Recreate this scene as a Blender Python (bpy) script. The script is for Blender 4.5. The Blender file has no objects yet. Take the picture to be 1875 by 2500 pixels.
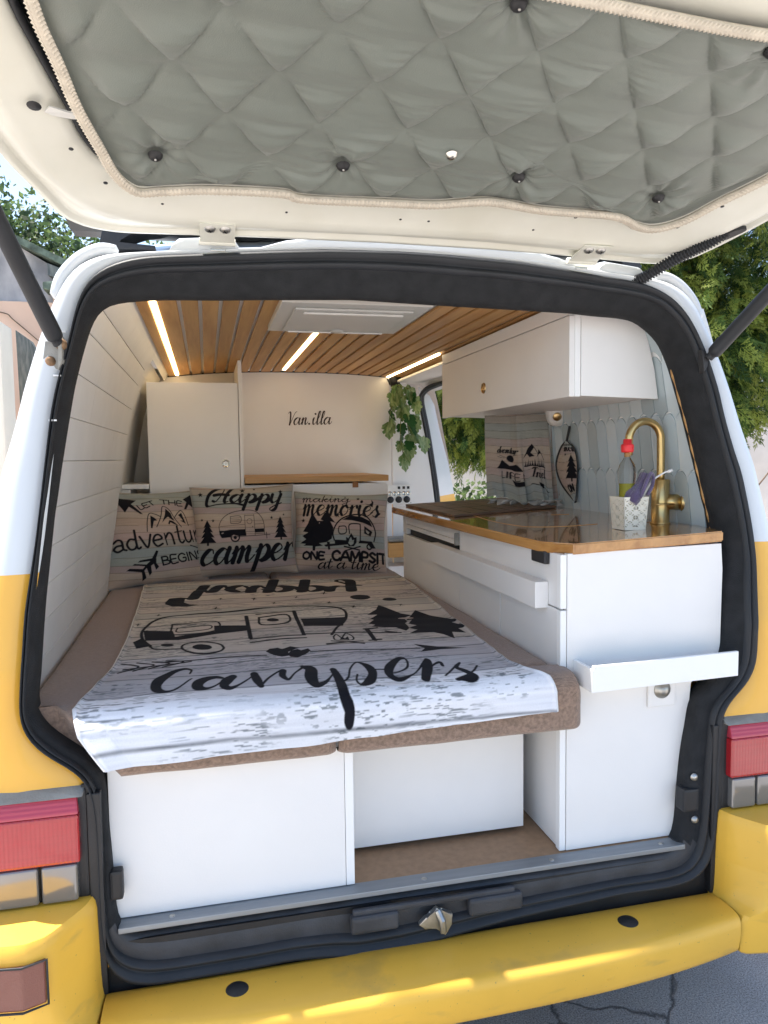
import bpy, bmesh, math, random
import numpy as np
from mathutils import Vector, Matrix
random.seed(7); rng = np.random.default_rng(7)
C = bpy.context.scene.collection
PI = math.pi

# ------------------------------------------------------------------ camera, sky, sun, exposure
cam_d = bpy.data.cameras.new('camera'); cam = bpy.data.objects.new('camera', cam_d); C.objects.link(cam)
cam_d.sensor_fit = 'HORIZONTAL'; cam_d.sensor_width = 36.0; cam_d.lens = 35.0
cam_d.clip_start = 0.02; cam_d.clip_end = 500
cr = Vector((0.97279, -0.23133, -0.01260)); cdn = Vector((-0.02922, -0.06859, -0.99722)); cf = Vector((0.22982, 0.97045, -0.07348))
M = Matrix((( cr.x, -cdn.x, -cf.x, -0.44), (cr.y, -cdn.y, -cf.y, -1.435), (cr.z, -cdn.z, -cf.z, 1.385), (0, 0, 0, 1)))
cam.matrix_world = M
bpy.context.scene.camera = cam

SUN = Vector((-0.30, 0.19, 0.93)).normalized()
world = bpy.data.worlds.new('World'); bpy.context.scene.world = world; world.use_nodes = True
wn = world.node_tree.nodes; wl = world.node_tree.links
bg = wn['Background']; sky = wn.new('ShaderNodeTexSky'); sky.sky_type = 'NISHITA'; sky.sun_disc = False
sky.sun_elevation = math.asin(SUN.z); sky.sun_rotation = math.atan2(SUN.x, SUN.y)
sky.air_density = 1.0; sky.dust_density = 1.2; sky.ozone_density = 0.6
wl.new(sky.outputs[0], bg.inputs[0]); bg.inputs[1].default_value = 0.15
sd = bpy.data.lights.new('sun', 'SUN'); sd.energy = 5.0; sd.angle = math.radians(0.55); sd.color = (1.0, 0.95, 0.87)
so = bpy.data.objects.new('sun', sd); C.objects.link(so); so.rotation_euler = SUN.to_track_quat('Z', 'Y').to_euler(); so.location = (0, 0, 8)
vs = bpy.context.scene.view_settings
bpy.context.scene.display_settings.display_device = 'sRGB'
vs.view_transform = 'Standard'; vs.look = 'None'; vs.gamma = 1.0; vs.use_curve_mapping = False
vs.exposure = 1.3
bpy.context.scene.cycles.max_bounces = 10; bpy.context.scene.cycles.diffuse_bounces = 6

# ------------------------------------------------------------------ traced outlines of the opening and the tailgate (metres)
SEAL = [(-0.5798,0.3839),(-0.6204,0.3948),(-0.6413,0.4193),(-0.6539,0.4559),(-0.6581,0.5078),(-0.6585,0.5758),(-0.6575,0.643),(-0.6579,0.71),(-0.6609,0.7502),(-0.6647,0.7706),(-0.6726,0.7979),(-0.6898,0.8196),(-0.6747,0.7992),(-0.6832,0.8117),(-0.698,0.826),(-0.7116,0.8359),(-0.7301,0.8476),(-0.747,0.8633),(-0.7624,0.8815),(-0.7727,0.9018),(-0.7779,0.9229),(-0.7779,0.9502),(-0.7743,0.9908),(-0.7708,1.0426),(-0.767,1.1076),(-0.7632,1.1383),(-0.7569,1.1778),(-0.7479,1.2376),(-0.7401,1.3051),(-0.7335,1.3667),(-0.7213,1.4775),(-0.7119,1.5271),(-0.6953,1.5901),(-0.6882,1.6155),(-0.6833,1.6416),(-0.6786,1.6669),(-0.673,1.6887),(-0.6656,1.7106),(-0.6564,1.7307),(-0.6379,1.7514),(-0.6157,1.7664),(-0.5878,1.7778),(-0.5502,1.7878),(-0.4307,1.7995),(-0.293,1.8124),(-0.1785,1.8213),(-0.03,1.8261),(0.062,1.8248),(0.2527,1.8157),(0.4185,1.7981),(0.4485,1.7927),(0.5321,1.7852),(0.568,1.7782),(0.5977,1.7682),(0.6269,1.7524),(0.6549,1.7251),(0.6759,1.6919),(0.6953,1.6446),(0.7111,1.5944),(0.7254,1.5333),(0.7326,1.4669),(0.7498,1.3818),(0.7618,1.342),(0.7691,1.2671),(0.7732,1.2077),(0.7738,1.1488),(0.7673,1.0763),(0.7588,0.99),(0.7586,0.9361),(0.7559,0.9063),(0.743,0.8772),(0.7231,0.8548),(0.6964,0.833),(0.68,0.8104),(0.6704,0.7873),(0.6677,0.7575),(0.67,0.7671),(0.6679,0.6809),(0.6664,0.5723),(0.6619,0.4998),(0.6449,0.4472),(0.6053,0.4162),(0.5457,0.4105),(0.4292,0.4136),(0.3165,0.4061),(0.1714,0.3975),(-0.075,0.3681),(-0.1773,0.3671),(-0.2271,0.3795),(-0.3075,0.3861),(-0.3928,0.3831)]
TRIM = [(-0.6063,0.4754),(-0.6221,0.4878),(-0.631,0.507),(-0.6348,0.5779),(-0.6351,0.6129),(-0.6398,0.7004),(-0.6426,0.7937),(-0.6442,0.7743),(-0.6473,0.7984),(-0.6548,0.8139),(-0.6676,0.8284),(-0.6805,0.8414),(-0.6986,0.852),(-0.7061,0.8614),(-0.7188,0.8713),(-0.7377,0.8875),(-0.7512,0.906),(-0.7606,0.9268),(-0.7628,0.9369),(-0.7598,0.9607),(-0.7555,1.0026),(-0.7528,1.0495),(-0.7494,1.0967),(-0.7467,1.1287),(-0.7426,1.1697),(-0.7372,1.225),(-0.7316,1.2808),(-0.7247,1.3231),(-0.7192,1.3657),(-0.7048,1.455),(-0.6923,1.5321),(-0.6772,1.5974),(-0.6596,1.6584),(-0.6607,1.6548),(-0.6492,1.6795),(-0.6416,1.6919),(-0.6169,1.7051),(-0.5844,1.7104),(-0.5148,1.7165),(-0.4054,1.7194),(-0.2922,1.7248),(-0.1151,1.7314),(0.0706,1.7259),(0.4083,1.7183),(0.4684,1.7132),(0.5297,1.7109),(0.5729,1.7065),(0.5968,1.6957),(0.6082,1.6846),(0.6288,1.6708),(0.6481,1.6454),(0.6668,1.5886),(0.6784,1.5261),(0.6903,1.4668),(0.7008,1.3967),(0.709,1.3421),(0.7181,1.2747),(0.7259,1.2259),(0.7263,1.1747),(0.7267,1.1237),(0.7184,1.1003),(0.709,1.0416),(0.7025,0.9307),(0.6888,0.8918),(0.662,0.8571),(0.6283,0.8324),(0.6186,0.8057),(0.6095,0.7452),(0.6098,0.7588),(0.599,0.6866),(0.5922,0.6136),(0.5893,0.551),(0.582,0.5036),(0.562,0.4839)]
GOUT = [(-0.7386,0.1919),(-0.7119,0.1214),(-0.6859,0.048),(-0.6541,0.0185),(-0.62,0.0067),(-0.586,0.0015),(-0.5084,-0.002),(-0.2954,0.0117),(-0.0702,0.019),(0.1735,0.0138),(0.3724,0.0033),(0.4855,-0.0063),(0.4987,-0.0143),(0.6127,-0.0078),(0.6536,0.0078),(0.6914,0.074),(0.7153,0.1298),(0.737,0.1873)]
GROPE = [(-0.6333,0.5297),(-0.6213,0.4438),(-0.6106,0.3601),(-0.59,0.2685),(-0.5783,0.2167),(-0.5599,0.1776),(-0.538,0.1601),(-0.4977,0.1683),(-0.4168,0.1812),(-0.2926,0.1854),(-0.2485,0.1729),(-0.0902,0.1787),(-0.0055,0.1824),(0.0601,0.1974),(0.1148,0.2036),(0.2188,0.1886),(0.3736,0.1858),(0.4446,0.1559),(0.4908,0.1522),(0.534,0.1869),(0.5664,0.2553),(0.6111,0.3383)]
GROPET = [(0.1391,0.6467),(0.28,0.6388),(0.3624,0.6368)]
GGLASS = [(-0.6728,0.5237),(-0.6587,0.4507),(-0.6294,0.3071),(-0.6208,0.2531),(-0.6023,0.2045),(-0.5744,0.1856)]
GHOLES = [(-0.6735,0.3457),(-0.6376,0.2527),(-0.5958,0.1681),(-0.3651,0.17),(-0.5036,0.1243),(-0.2781,0.1223),(-0.0552,0.1226),(0.0025,0.1224),(0.2291,0.1149),(0.3029,0.16),(0.4057,0.1577),(0.5441,0.1491),(0.5921,0.2296)]
GSCR = [(-0.5072,0.2486),(-0.1922,0.2596),(0.1344,0.2657),(0.4417,0.2372),(-0.0155,0.6214),(-0.0174,0.3294)]
GCLIP = [(-0.6488,0.3302),(-0.6139,0.3399)]
GHOOK = [(0.6681,0.1403),(-0.4058,0.0566),(0.3779,0.0461)]
BLPOLY = [[(-0.5813,1.0369),(-0.5701,1.0924),(-0.5351,1.1019),(-0.4991,1.0826),(-0.5199,1.0649),(-0.5221,1.0187),(-0.504,0.9754),(-0.4731,0.9549),(-0.5098,0.9334),(-0.5572,0.9551),(-0.5794,0.9985)],[(-0.3985,1.0355),(-0.4053,1.0362),(-0.4088,1.023),(-0.409,1.0392),(-0.415,1.0486),(-0.4081,1.0479),(-0.4046,1.0613),(-0.4044,1.0449)],[(-0.2903,1.0008),(-0.2994,1.0018),(-0.3047,0.9846),(-0.3042,1.0057),(-0.3117,1.0181),(-0.3025,1.0171),(-0.2971,1.0348),(-0.2977,1.0132)],[(-0.155,0.9875),(-0.1636,0.9884),(-0.1696,0.9722),(-0.1681,0.9921),(-0.1745,1.0037),(-0.1658,1.0028),(-0.1597,1.0194),(-0.1614,0.9991)],[(-0.0552,1.022),(-0.0659,1.0231),(-0.0741,1.0029),(-0.0712,1.0276),(-0.0787,1.0421),(-0.068,1.041),(-0.0596,1.0618),(-0.0626,1.0364)],[(-0.4115,0.8695),(-0.4221,0.8707),(-0.4273,0.8517),(-0.4279,0.8751),(-0.4373,0.8889),(-0.4266,0.8877),(-0.4213,0.9073),(-0.4208,0.8833)],[(-0.2355,0.9076),(-0.2432,0.9085),(-0.2481,0.8945),(-0.2473,0.9117),(-0.2534,0.9218),(-0.2456,0.921),(-0.2406,0.9353),(-0.2415,0.9177)],[(-0.0671,0.8635),(-0.0749,0.8644),(-0.0808,0.8507),(-0.0788,0.8676),(-0.0843,0.8776),(-0.0764,0.8767),(-0.0704,0.8907),(-0.0725,0.8735)],[(-0.0071,0.7577),(-0.0168,0.7589),(-0.0246,0.7427),(-0.0215,0.7627),(-0.0281,0.7745),(-0.0183,0.7734),(-0.0104,0.79),(-0.0136,0.7696)],[(-0.5777,0.8138),(-0.5867,0.8149),(-0.59,0.7989),(-0.5919,0.8186),(-0.6007,0.8303),(-0.5916,0.8293),(-0.5883,0.8457),(-0.5863,0.8255)],[(-0.6276,0.695),(-0.6342,0.6958),(-0.6364,0.6847),(-0.6381,0.6984),(-0.6446,0.7066),(-0.638,0.7058),(-0.6358,0.7171),(-0.6341,0.7031)],[(0.1358,0.7505),(0.1281,0.7514),(0.1211,0.7388),(0.1245,0.7544),(0.1199,0.7637),(0.1276,0.7628),(0.1347,0.7758),(0.1312,0.7598)],[(0.0667,0.908),(0.0605,0.8917),(0.0504,0.8796),(0.038,0.8734),(0.0251,0.8738),(0.0135,0.8809),(0.005,0.8936),(0.0007,0.9101),(0.0016,0.9281),(0.0074,0.9448),(0.0174,0.9576),(0.0301,0.9644),(0.0435,0.964),(0.0555,0.9565),(0.0641,0.9431),(0.068,0.9261)],[(0.139,0.8504),(0.1349,0.8413),(0.1282,0.8347),(0.1199,0.8315),(0.1112,0.8321),(0.1034,0.8365),(0.0977,0.8441),(0.0949,0.8536),(0.0955,0.8637),(0.0995,0.8729),(0.1062,0.8798),(0.1147,0.8832),(0.1236,0.8825),(0.1315,0.878),(0.1372,0.8702),(0.1398,0.8605)],[(-0.6163,0.6265),(-0.5393,0.6038),(-0.5309,0.5349),(-0.4317,0.5642),(-0.4322,0.6319),(-0.3423,0.6108),(-0.3423,0.5458),(-0.4276,0.5296),(-0.5213,0.4981),(-0.6035,0.5173)],[(-0.253,0.6535),(-0.2552,0.6451),(-0.2595,0.6387),(-0.2654,0.6354),(-0.272,0.6356),(-0.2783,0.6393),(-0.2833,0.6458),(-0.2864,0.6544),(-0.287,0.6637),(-0.285,0.6722),(-0.2807,0.6788),(-0.2747,0.6822),(-0.268,0.6821),(-0.2616,0.6783),(-0.2565,0.6715),(-0.2535,0.6628)],[(-0.1912,0.6621),(-0.0628,0.6545),(-0.0914,0.5392),(-0.1952,0.5561)],[(-0.6324,0.5115),(-0.6113,0.5486),(-0.5818,0.451),(-0.618,0.4372)],[(-0.4388,0.3941),(-0.4406,0.3846),(-0.4457,0.3777),(-0.4533,0.3743),(-0.4622,0.3749),(-0.4711,0.3794),(-0.4788,0.3872),(-0.484,0.3971),(-0.486,0.4077),(-0.4843,0.4174),(-0.4793,0.4246),(-0.4716,0.4282),(-0.4625,0.4276),(-0.4533,0.4229),(-0.4456,0.4148),(-0.4405,0.4047)],[(-0.5299,0.4404),(-0.5308,0.4347),(-0.5341,0.4306),(-0.5391,0.4287),(-0.5451,0.4292),(-0.5512,0.4322),(-0.5565,0.4371),(-0.5603,0.4432),(-0.5618,0.4497),(-0.5609,0.4555),(-0.5578,0.4597),(-0.5527,0.4617),(-0.5466,0.4611),(-0.5404,0.4581),(-0.535,0.4531),(-0.5313,0.4469)],[(0.0602,0.7671),(0.0809,0.7088),(0.1007,0.653),(0.1276,0.6288),(0.0983,0.6061),(0.0923,0.5475),(0.0813,0.5304),(0.0733,0.4549),(0.0569,0.4281),(0.0418,0.475),(0.0145,0.4885),(-0.0176,0.509),(-0.0013,0.5406),(-0.016,0.5594),(0.0081,0.5965),(-0.0009,0.6143),(0.0303,0.6517),(0.0018,0.6571),(0.0412,0.714)],[(0.1514,0.6773),(0.177,0.614),(0.2061,0.5584),(0.2293,0.5066),(0.2034,0.4911),(0.2271,0.4229),(0.1958,0.4134),(0.2004,0.3653),(0.1674,0.3801),(0.1524,0.3132),(0.1368,0.3639),(0.1207,0.3888),(0.0568,0.3949),(0.0882,0.4319),(0.0705,0.4558),(0.1014,0.4848),(0.0879,0.5198),(0.1117,0.5715),(0.09,0.563)],[(-0.1288,0.3788),(-0.1186,0.4044),(-0.1129,0.3884),(-0.1022,0.4094),(-0.1047,0.3718)],[(-0.3159,0.3211),(-0.3057,0.3443),(-0.2854,0.3466),(-0.2759,0.3316),(-0.255,0.3481),(-0.2344,0.3297),(-0.247,0.3212),(-0.2649,0.3025),(-0.2638,0.2674),(-0.2837,0.2618),(-0.3011,0.2819)],[(-0.2683,0.2801),(-0.2579,0.3123),(-0.2404,0.3213),(-0.2336,0.3073),(-0.2157,0.3182),(-0.2123,0.2952),(-0.2272,0.2683),(-0.2496,0.2446),(-0.265,0.2565)],[(0.0367,0.2849),(0.0876,0.2459),(0.1526,0.2206),(0.0846,0.219),(0.0316,0.2053),(0.0502,0.2353)]]
BLSTR = [[(-0.5847,0.4407,0.003),(-0.6145,0.5544,0.0036),(-0.6141,0.6582,0.0036),(-0.5796,0.7631,0.0042),(-0.4943,0.8161,0.0036),(-0.3853,0.8062,0.0042),(-0.2791,0.8247,0.0042),(-0.1836,0.8342,0.0036),(-0.1073,0.7934,0.0042),(-0.0598,0.7514,0.0036),(-0.0554,0.6839,0.0036),(-0.0776,0.5982,0.0036),(-0.1146,0.5105,0.003),(-0.1384,0.4397,0.0036)],[(-0.5442,0.6792,0.0024),(-0.4286,0.6823,0.0024),(-0.4299,0.5716,0.0024),(-0.5334,0.5556,0.0024),(-0.5442,0.6792,0.0024)],[(-0.5289,0.633,0.0015),(-0.4469,0.6419,0.0015),(-0.4471,0.5953,0.0015),(-0.5243,0.5837,0.0015),(-0.5289,0.633,0.0015)],[(-0.3407,0.7223,0.0051),(-0.343,0.4628,0.0051)],[(-0.3109,0.7448,0.0021),(-0.2001,0.7503,0.0021)],[(-0.2001,0.7503,0.0053),(-0.2075,0.46,0.0045)],[(-0.3064,0.6966,0.003),(-0.2262,0.7194,0.003),(-0.2327,0.6152,0.003),(-0.3046,0.6081,0.003),(-0.3064,0.6966,0.003)],[(-0.3437,0.451,0.0024),(-0.2053,0.4544,0.002)],[(-0.2046,0.4692,0.0027),(-0.0442,0.4424,0.0027),(0.0379,0.4131,0.0027)],[(-0.0374,0.4743,0.006),(-0.0438,0.3517,0.005)],[(-0.0443,0.4843,0.003),(-0.0061,0.4919,0.0025)],[(-0.0576,0.3534,0.003),(-0.0269,0.3585,0.003)],[(0.0066,0.4429,0.004),(0.0281,0.4211,0.004)],[(-0.5847,0.4407,0.0022),(-0.5701,0.4147,0.0023),(-0.5117,0.3978,0.0023)],[(-0.4111,0.3838,0.0028),(-0.4183,0.358,0.0028),(-0.4364,0.3432,0.0033),(-0.4605,0.343,0.0028),(-0.4848,0.3572,0.0028),(-0.5031,0.3825,0.0027),(-0.5106,0.4127,0.0028),(-0.5047,0.4399,0.0028),(-0.4865,0.4563,0.0028),(-0.461,0.4569,0.0028),(-0.4354,0.4414,0.0028),(-0.4172,0.4144,0.0028),(-0.4111,0.3838,0.0028)],[(-0.3454,0.421,0.0024),(-0.2762,0.4265,0.0024),(-0.2069,0.4206,0.0024)],[(-0.1387,0.4103,0.0018),(-0.1269,0.4389,0.0015),(-0.1198,0.3976,0.0015),(-0.101,0.4438,0.0018),(-0.0905,0.4011,0.0015),(-0.0998,0.368,0.0015),(-0.1376,0.3767,0.0018),(-0.1387,0.4103,0.0018)],[(-0.1656,0.3414,0.003),(-0.0754,0.3493,0.0025)],[(-0.1501,0.3687,0.0023),(-0.0782,0.3227,0.0027)],[(-0.5432,0.2917,0.0012),(-0.4257,0.2908,0.0015),(-0.3175,0.2856,0.0015)],[(-0.2139,0.2864,0.0015),(-0.0826,0.2631,0.0015),(0.0385,0.2387,0.0018)],[(-0.6295,0.2565,0.0018),(-0.5654,0.2632,0.0021),(-0.4863,0.2821,0.0021)],[(-0.6372,0.299,0.0021),(-0.5983,0.2676,0.0021),(-0.638,0.2347,0.0018)],[(-0.6043,0.3001,0.0021),(-0.566,0.2736,0.0018),(-0.6069,0.2403,0.0021)],[(-0.5712,0.3011,0.0021),(-0.5332,0.2797,0.0018),(-0.5752,0.246,0.0018)],[(-0.541,0.302,0.0021),(-0.5033,0.2854,0.0021),(-0.5463,0.2513,0.0018)],[(-0.4869,0.1894,0.002),(-0.4847,0.2134,0.0025),(-0.4996,0.226,0.0035),(-0.5231,0.2078,0.006),(-0.5443,0.1586,0.0115),(-0.5516,0.109,0.01),(-0.5454,0.0723,0.008),(-0.5288,0.0581,0.0044),(-0.5096,0.076,0.0024),(-0.4825,0.1412,0.0014)],[(-0.4208,0.1314,0.004),(-0.4335,0.1427,0.006),(-0.4528,0.1328,0.0085),(-0.4686,0.1029,0.0105),(-0.4683,0.0714,0.0095),(-0.4528,0.0601,0.004),(-0.4343,0.076,0.0024),(-0.4101,0.1284,0.002)],[(-0.3993,0.133,0.0085),(-0.4108,0.1059,0.011),(-0.4179,0.0714,0.0084),(-0.4082,0.0504,0.006),(-0.3913,0.0639,0.0028),(-0.3685,0.1014,0.002),(-0.3583,0.1292,0.002)],[(-0.3541,0.1406,0.0075),(-0.351,0.0935,0.0088),(-0.3457,0.0483,0.0056)],[(-0.3465,0.0485,0.0028),(-0.3253,0.1044,0.0025),(-0.3048,0.1378,0.0024),(-0.2929,0.1458,0.005)],[(-0.2932,0.1426,0.007),(-0.297,0.1088,0.0064),(-0.2879,0.0787,0.0032),(-0.2714,0.1172,0.002),(-0.2483,0.1596,0.003)],[(-0.2479,0.1628,0.005),(-0.2337,0.1388,0.011),(-0.2408,0.0806,0.012),(-0.2384,0.0296,0.0084),(-0.221,0.0377,0.0052),(-0.2029,0.0699,0.002),(-0.1842,0.1149,0.0016)],[(-0.1877,0.1208,0.0068),(-0.1865,0.0501,0.0088),(-0.1903,-0.0196,0.0096),(-0.1833,-0.051,0.0092),(-0.1849,-0.0719,0.009)],[(-0.1923,0.0296,0.002),(-0.1672,0.0598,0.002),(-0.1515,0.1187,0.002),(-0.1317,0.1605,0.002),(-0.1193,0.1518,0.004),(-0.1085,0.1148,0.009),(-0.1129,0.0676,0.008),(-0.1299,0.0267,0.0085),(-0.1486,0.0101,0.0036),(-0.1524,0.0405,0.002),(-0.1439,0.0764,0.0016)],[(-0.1058,0.1057,0.0018),(-0.079,0.1014,0.0018)],[(-0.0841,0.0705,0.0016),(-0.0567,0.0755,0.0016),(-0.0262,0.1098,0.0023),(-0.0166,0.1595,0.0024),(-0.0339,0.1645,0.005),(-0.0664,0.1111,0.0085),(-0.078,0.0562,0.0072),(-0.0646,0.0278,0.0055),(-0.0295,0.0519,0.0018),(0.0028,0.1049,0.002)],[(0.0028,0.1049,0.0025),(0.0286,0.143,0.0056),(0.0169,0.1009,0.0095),(-0.0126,0.0161,0.0076)],[(0.0002,0.0514,0.0016),(0.0294,0.1042,0.0016),(0.0515,0.1222,0.0036),(0.0506,0.0982,0.0032)],[(0.0338,0.0261,0.0014),(0.0682,0.0762,0.002),(0.0943,0.11,0.002)],[(0.0919,0.1071,0.0024),(0.0759,0.079,0.0044),(0.0845,0.0517,0.0064),(0.0905,0.0101,0.0076),(0.078,-0.0,0.0085),(0.0609,-0.0,0.0045),(0.0489,-0.0,0.0018),(0.0773,0.0185,0.0018),(0.1038,0.0462,0.0018),(0.1227,0.0776,0.0012)]]
BLLINE = [[(-0.6323,-0.0948,0.0015),(-0.5918,-0.0834,0.0015),(-0.5483,-0.0757,0.0018),(-0.4821,-0.0753,0.0015),(-0.3572,-0.0849,0.0015),(-0.2026,-0.0941,0.0018),(-0.1097,-0.0939,0.0018),(-0.014,-0.0874,0.0018),(0.0845,-0.089,0.0021),(0.2499,-0.1005,0.0021)]]
HAPPYQ = [(-0.4877,1.309),(-0.4857,1.1493),(0.077,1.1793),(0.0464,1.0269)]

# ------------------------------------------------------------------ helpers
def tagp(o, **k):
    for a, v in k.items(): o[a] = v
    return o
def thing(name, label, cat, loc=(0, 0, 0), group=None):
    o = bpy.data.objects.new(name, None); C.objects.link(o); o.location = loc
    o.empty_display_size = .05
    o['label'] = label; o['category'] = cat
    if group: o['group'] = group
    return o
def link(name, me, parent=None, mats=None):
    o = bpy.data.objects.new(name, me); C.objects.link(o)
    if mats is not None:
        for m in (mats if isinstance(mats, (list, tuple)) else [mats]): me.materials.append(m)
    if parent is not None:
        o.parent = parent
        # geometry is given in world coordinates: undo the parents' offsets
        off = Vector((0, 0, 0)); p = parent
        while p is not None: off += p.location; p = p.parent
        o.location = -off
    return o
def wsp(name, me, parent, mats, loc):
    """mesh around its own origin, placed at world loc"""
    o = link(name, me, parent, mats); o.location = o.location + Vector(loc) if parent is not None else Vector(loc)
    return o
def from_pts(name, V, F, parent=None, mats=None, smooth=False, own=True):
    me = bpy.data.meshes.new(name); V = [Vector(v) for v in V]
    me.from_pydata([tuple(v) for v in V], [], F); me.update()
    if smooth: me.polygons.foreach_set('use_smooth', [True] * len(me.polygons))
    return link(name, me, parent, mats)
def bm_obj(name, bm, parent=None, mats=None, smooth=False, normals=True):
    if normals: bmesh.ops.recalc_face_normals(bm, faces=bm.faces)
    me = bpy.data.meshes.new(name); bm.to_mesh(me); bm.free()
    if smooth: me.polygons.foreach_set('use_smooth', [True] * len(me.polygons))
    return link(name, me, parent, mats)
def add_box(bm, a, b, bev=0.0, seg=2, mi=0):
    vs_ = [bm.verts.new((x, y, z)) for x in (a[0], b[0]) for y in (a[1], b[1]) for z in (a[2], b[2])]
    fs = [bm.faces.new([vs_[i] for i in f]) for f in ((0, 1, 3, 2), (4, 6, 7, 5), (0, 4, 5, 1), (2, 3, 7, 6), (0, 2, 6, 4), (1, 5, 7, 3))]
    for f in fs: f.material_index = mi
    if bev > 0:
        es = list({e for f in fs for e in f.edges})
        bmesh.ops.bevel(bm, geom=es, offset=bev, segments=seg, profile=.6, affect='EDGES', clamp_overlap=True)
def box(name, a, b, parent=None, mats=None, bev=0.0, seg=2):
    bm = bmesh.new(); lo = [min(p, q) for p, q in zip(a, b)]; hi = [max(p, q) for p, q in zip(a, b)]
    add_box(bm, lo, hi, bev, seg); o = bm_obj(name, bm, parent, mats); return o
def add_prism(bm, poly, d, bev=0.0, mi=0, seg=2):
    """poly: 3-D points of one face, d: extrusion vector"""
    d = Vector(d); a = [bm.verts.new(p) for p in poly]; b = [bm.verts.new(Vector(p) + d) for p in poly]; n = len(a)
    fs = [bm.faces.new(a), bm.faces.new(b[::-1])] + [bm.faces.new((a[i], b[i], b[(i + 1) % n], a[(i + 1) % n])) for i in range(n)]
    for f in fs: f.material_index = mi
    if bev > 0:
        es = list({e for f in fs for e in f.edges})
        bmesh.ops.bevel(bm, geom=es, offset=bev, segments=seg, profile=.6, affect='EDGES', clamp_overlap=True)
def prism(name, poly, d, parent=None, mats=None, bev=0.0, seg=2):
    bm = bmesh.new(); add_prism(bm, poly, d, bev, 0, seg); return bm_obj(name, bm, parent, mats)
def catmull(P, n=8, closed=False):
    P = [Vector(p) for p in P]; out = []; N = len(P)
    rng_ = range(N if closed else N - 1)
    for i in rng_:
        p0 = P[(i - 1) % N] if closed or i > 0 else P[0] * 2 - P[1]
        p1 = P[i]; p2 = P[(i + 1) % N]
        p3 = P[(i + 2) % N] if closed or i + 2 < N else P[-1] * 2 - P[-2]
        for k in range(n):
            t = k / n
            out.append(.5 * ((2 * p1) + (-p0 + p2) * t + (2 * p0 - 5 * p1 + 4 * p2 - p3) * t * t + (-p0 + 3 * p1 - 3 * p2 + p3) * t ** 3))
    if not closed: out.append(P[-1].copy())
    return out
def add_tube(bm, path, r, n=10, caps=True, closed=False, mi=0):
    path = [Vector(p) for p in path]; N = len(path); rr = r if isinstance(r, (list, tuple)) else [r] * N
    rings = []; up = None
    for i, p in enumerate(path):
        if closed: t = (path[(i + 1) % N] - path[i - 1])
        else: t = path[min(i + 1, N - 1)] - path[max(i - 1, 0)]
        t.normalize()
        if up is None: up = Vector((0, 0, 1)) if abs(t.z) < .9 else Vector((1, 0, 0))
        a = t.cross(up); a.normalize(); b = a.cross(t); b.normalize(); up = b
        rings.append([bm.verts.new(p + rr[i] * (math.cos(2 * PI * k / n) * a + math.sin(2 * PI * k / n) * b)) for k in range(n)])
    for i in range(N if closed else N - 1):
        A, B = rings[i], rings[(i + 1) % N]
        for k in range(n):
            f = bm.faces.new((A[k], A[(k + 1) % n], B[(k + 1) % n], B[k])); f.smooth = True; f.material_index = mi
    if caps and not closed:
        f = bm.faces.new(rings[0][::-1]); f.material_index = mi; f = bm.faces.new(rings[-1]); f.material_index = mi
def tube(name, path, r, parent=None, mats=None, n=10, closed=False):
    bm = bmesh.new(); add_tube(bm, path, r, n, True, closed); return bm_obj(name, bm, parent, mats)
def add_lathe(bm, prof, c=(0, 0, 0), axis=(0, 0, 1), n=20, mi=0, smooth=True):
    ax = Vector(axis).normalized(); a = ax.cross(Vector((0, 0, 1)) if abs(ax.z) < .9 else Vector((1, 0, 0))).normalized(); b = ax.cross(a); c = Vector(c)
    rings = []
    for r, h in prof:
        if r < 1e-6: rings.append([bm.verts.new(c + ax * h)])
        else: rings.append([bm.verts.new(c + ax * h + r * (math.cos(2 * PI * k / n) * a + math.sin(2 * PI * k / n) * b)) for k in range(n)])
    for A, B in zip(rings, rings[1:]):
        for k in range(n):
            v = [A[k % len(A)], A[(k + 1) % n % len(A)], B[(k + 1) % n % len(B)], B[k % len(B)]]
            v2 = []
            for q in v:
                if q not in v2: v2.append(q)
            if len(v2) > 2: f = bm.faces.new(v2); f.smooth = smooth; f.material_index = mi
def lathe(name, prof, c, parent=None, mats=None, axis=(0, 0, 1), n=20):
    bm = bmesh.new(); add_lathe(bm, prof, c, axis, n); return bm_obj(name, bm, parent, mats)
def loft(name, loops, parent, mats, closed=False, smooth=True, skip=None):
    """loops: list of equal-length point lists"""
    n = len(loops[0]); V = [tuple(p) for L in loops for p in L]; F = []
    for j in range(len(loops) - 1):
        for i in range(n if closed else n - 1):
            q = (j * n + i, j * n + (i + 1) % n, (j + 1) * n + (i + 1) % n, (j + 1) * n + i)
            if skip:
                c = sum((Vector(V[k]) for k in q), Vector()) / 4
                if skip(c): continue
            F.append(q)
    return from_pts(name, V, F, parent, mats, smooth)
def autosmooth(o, ang=35):
    me = o.data; bm = bmesh.new(); bm.from_mesh(me)
    for f in bm.faces: f.smooth = True
    for e in bm.edges:
        if len(e.link_faces) == 2 and e.calc_face_angle(0) > math.radians(ang): e.smooth = False
    bm.to_mesh(me); bm.free(); return o
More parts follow.
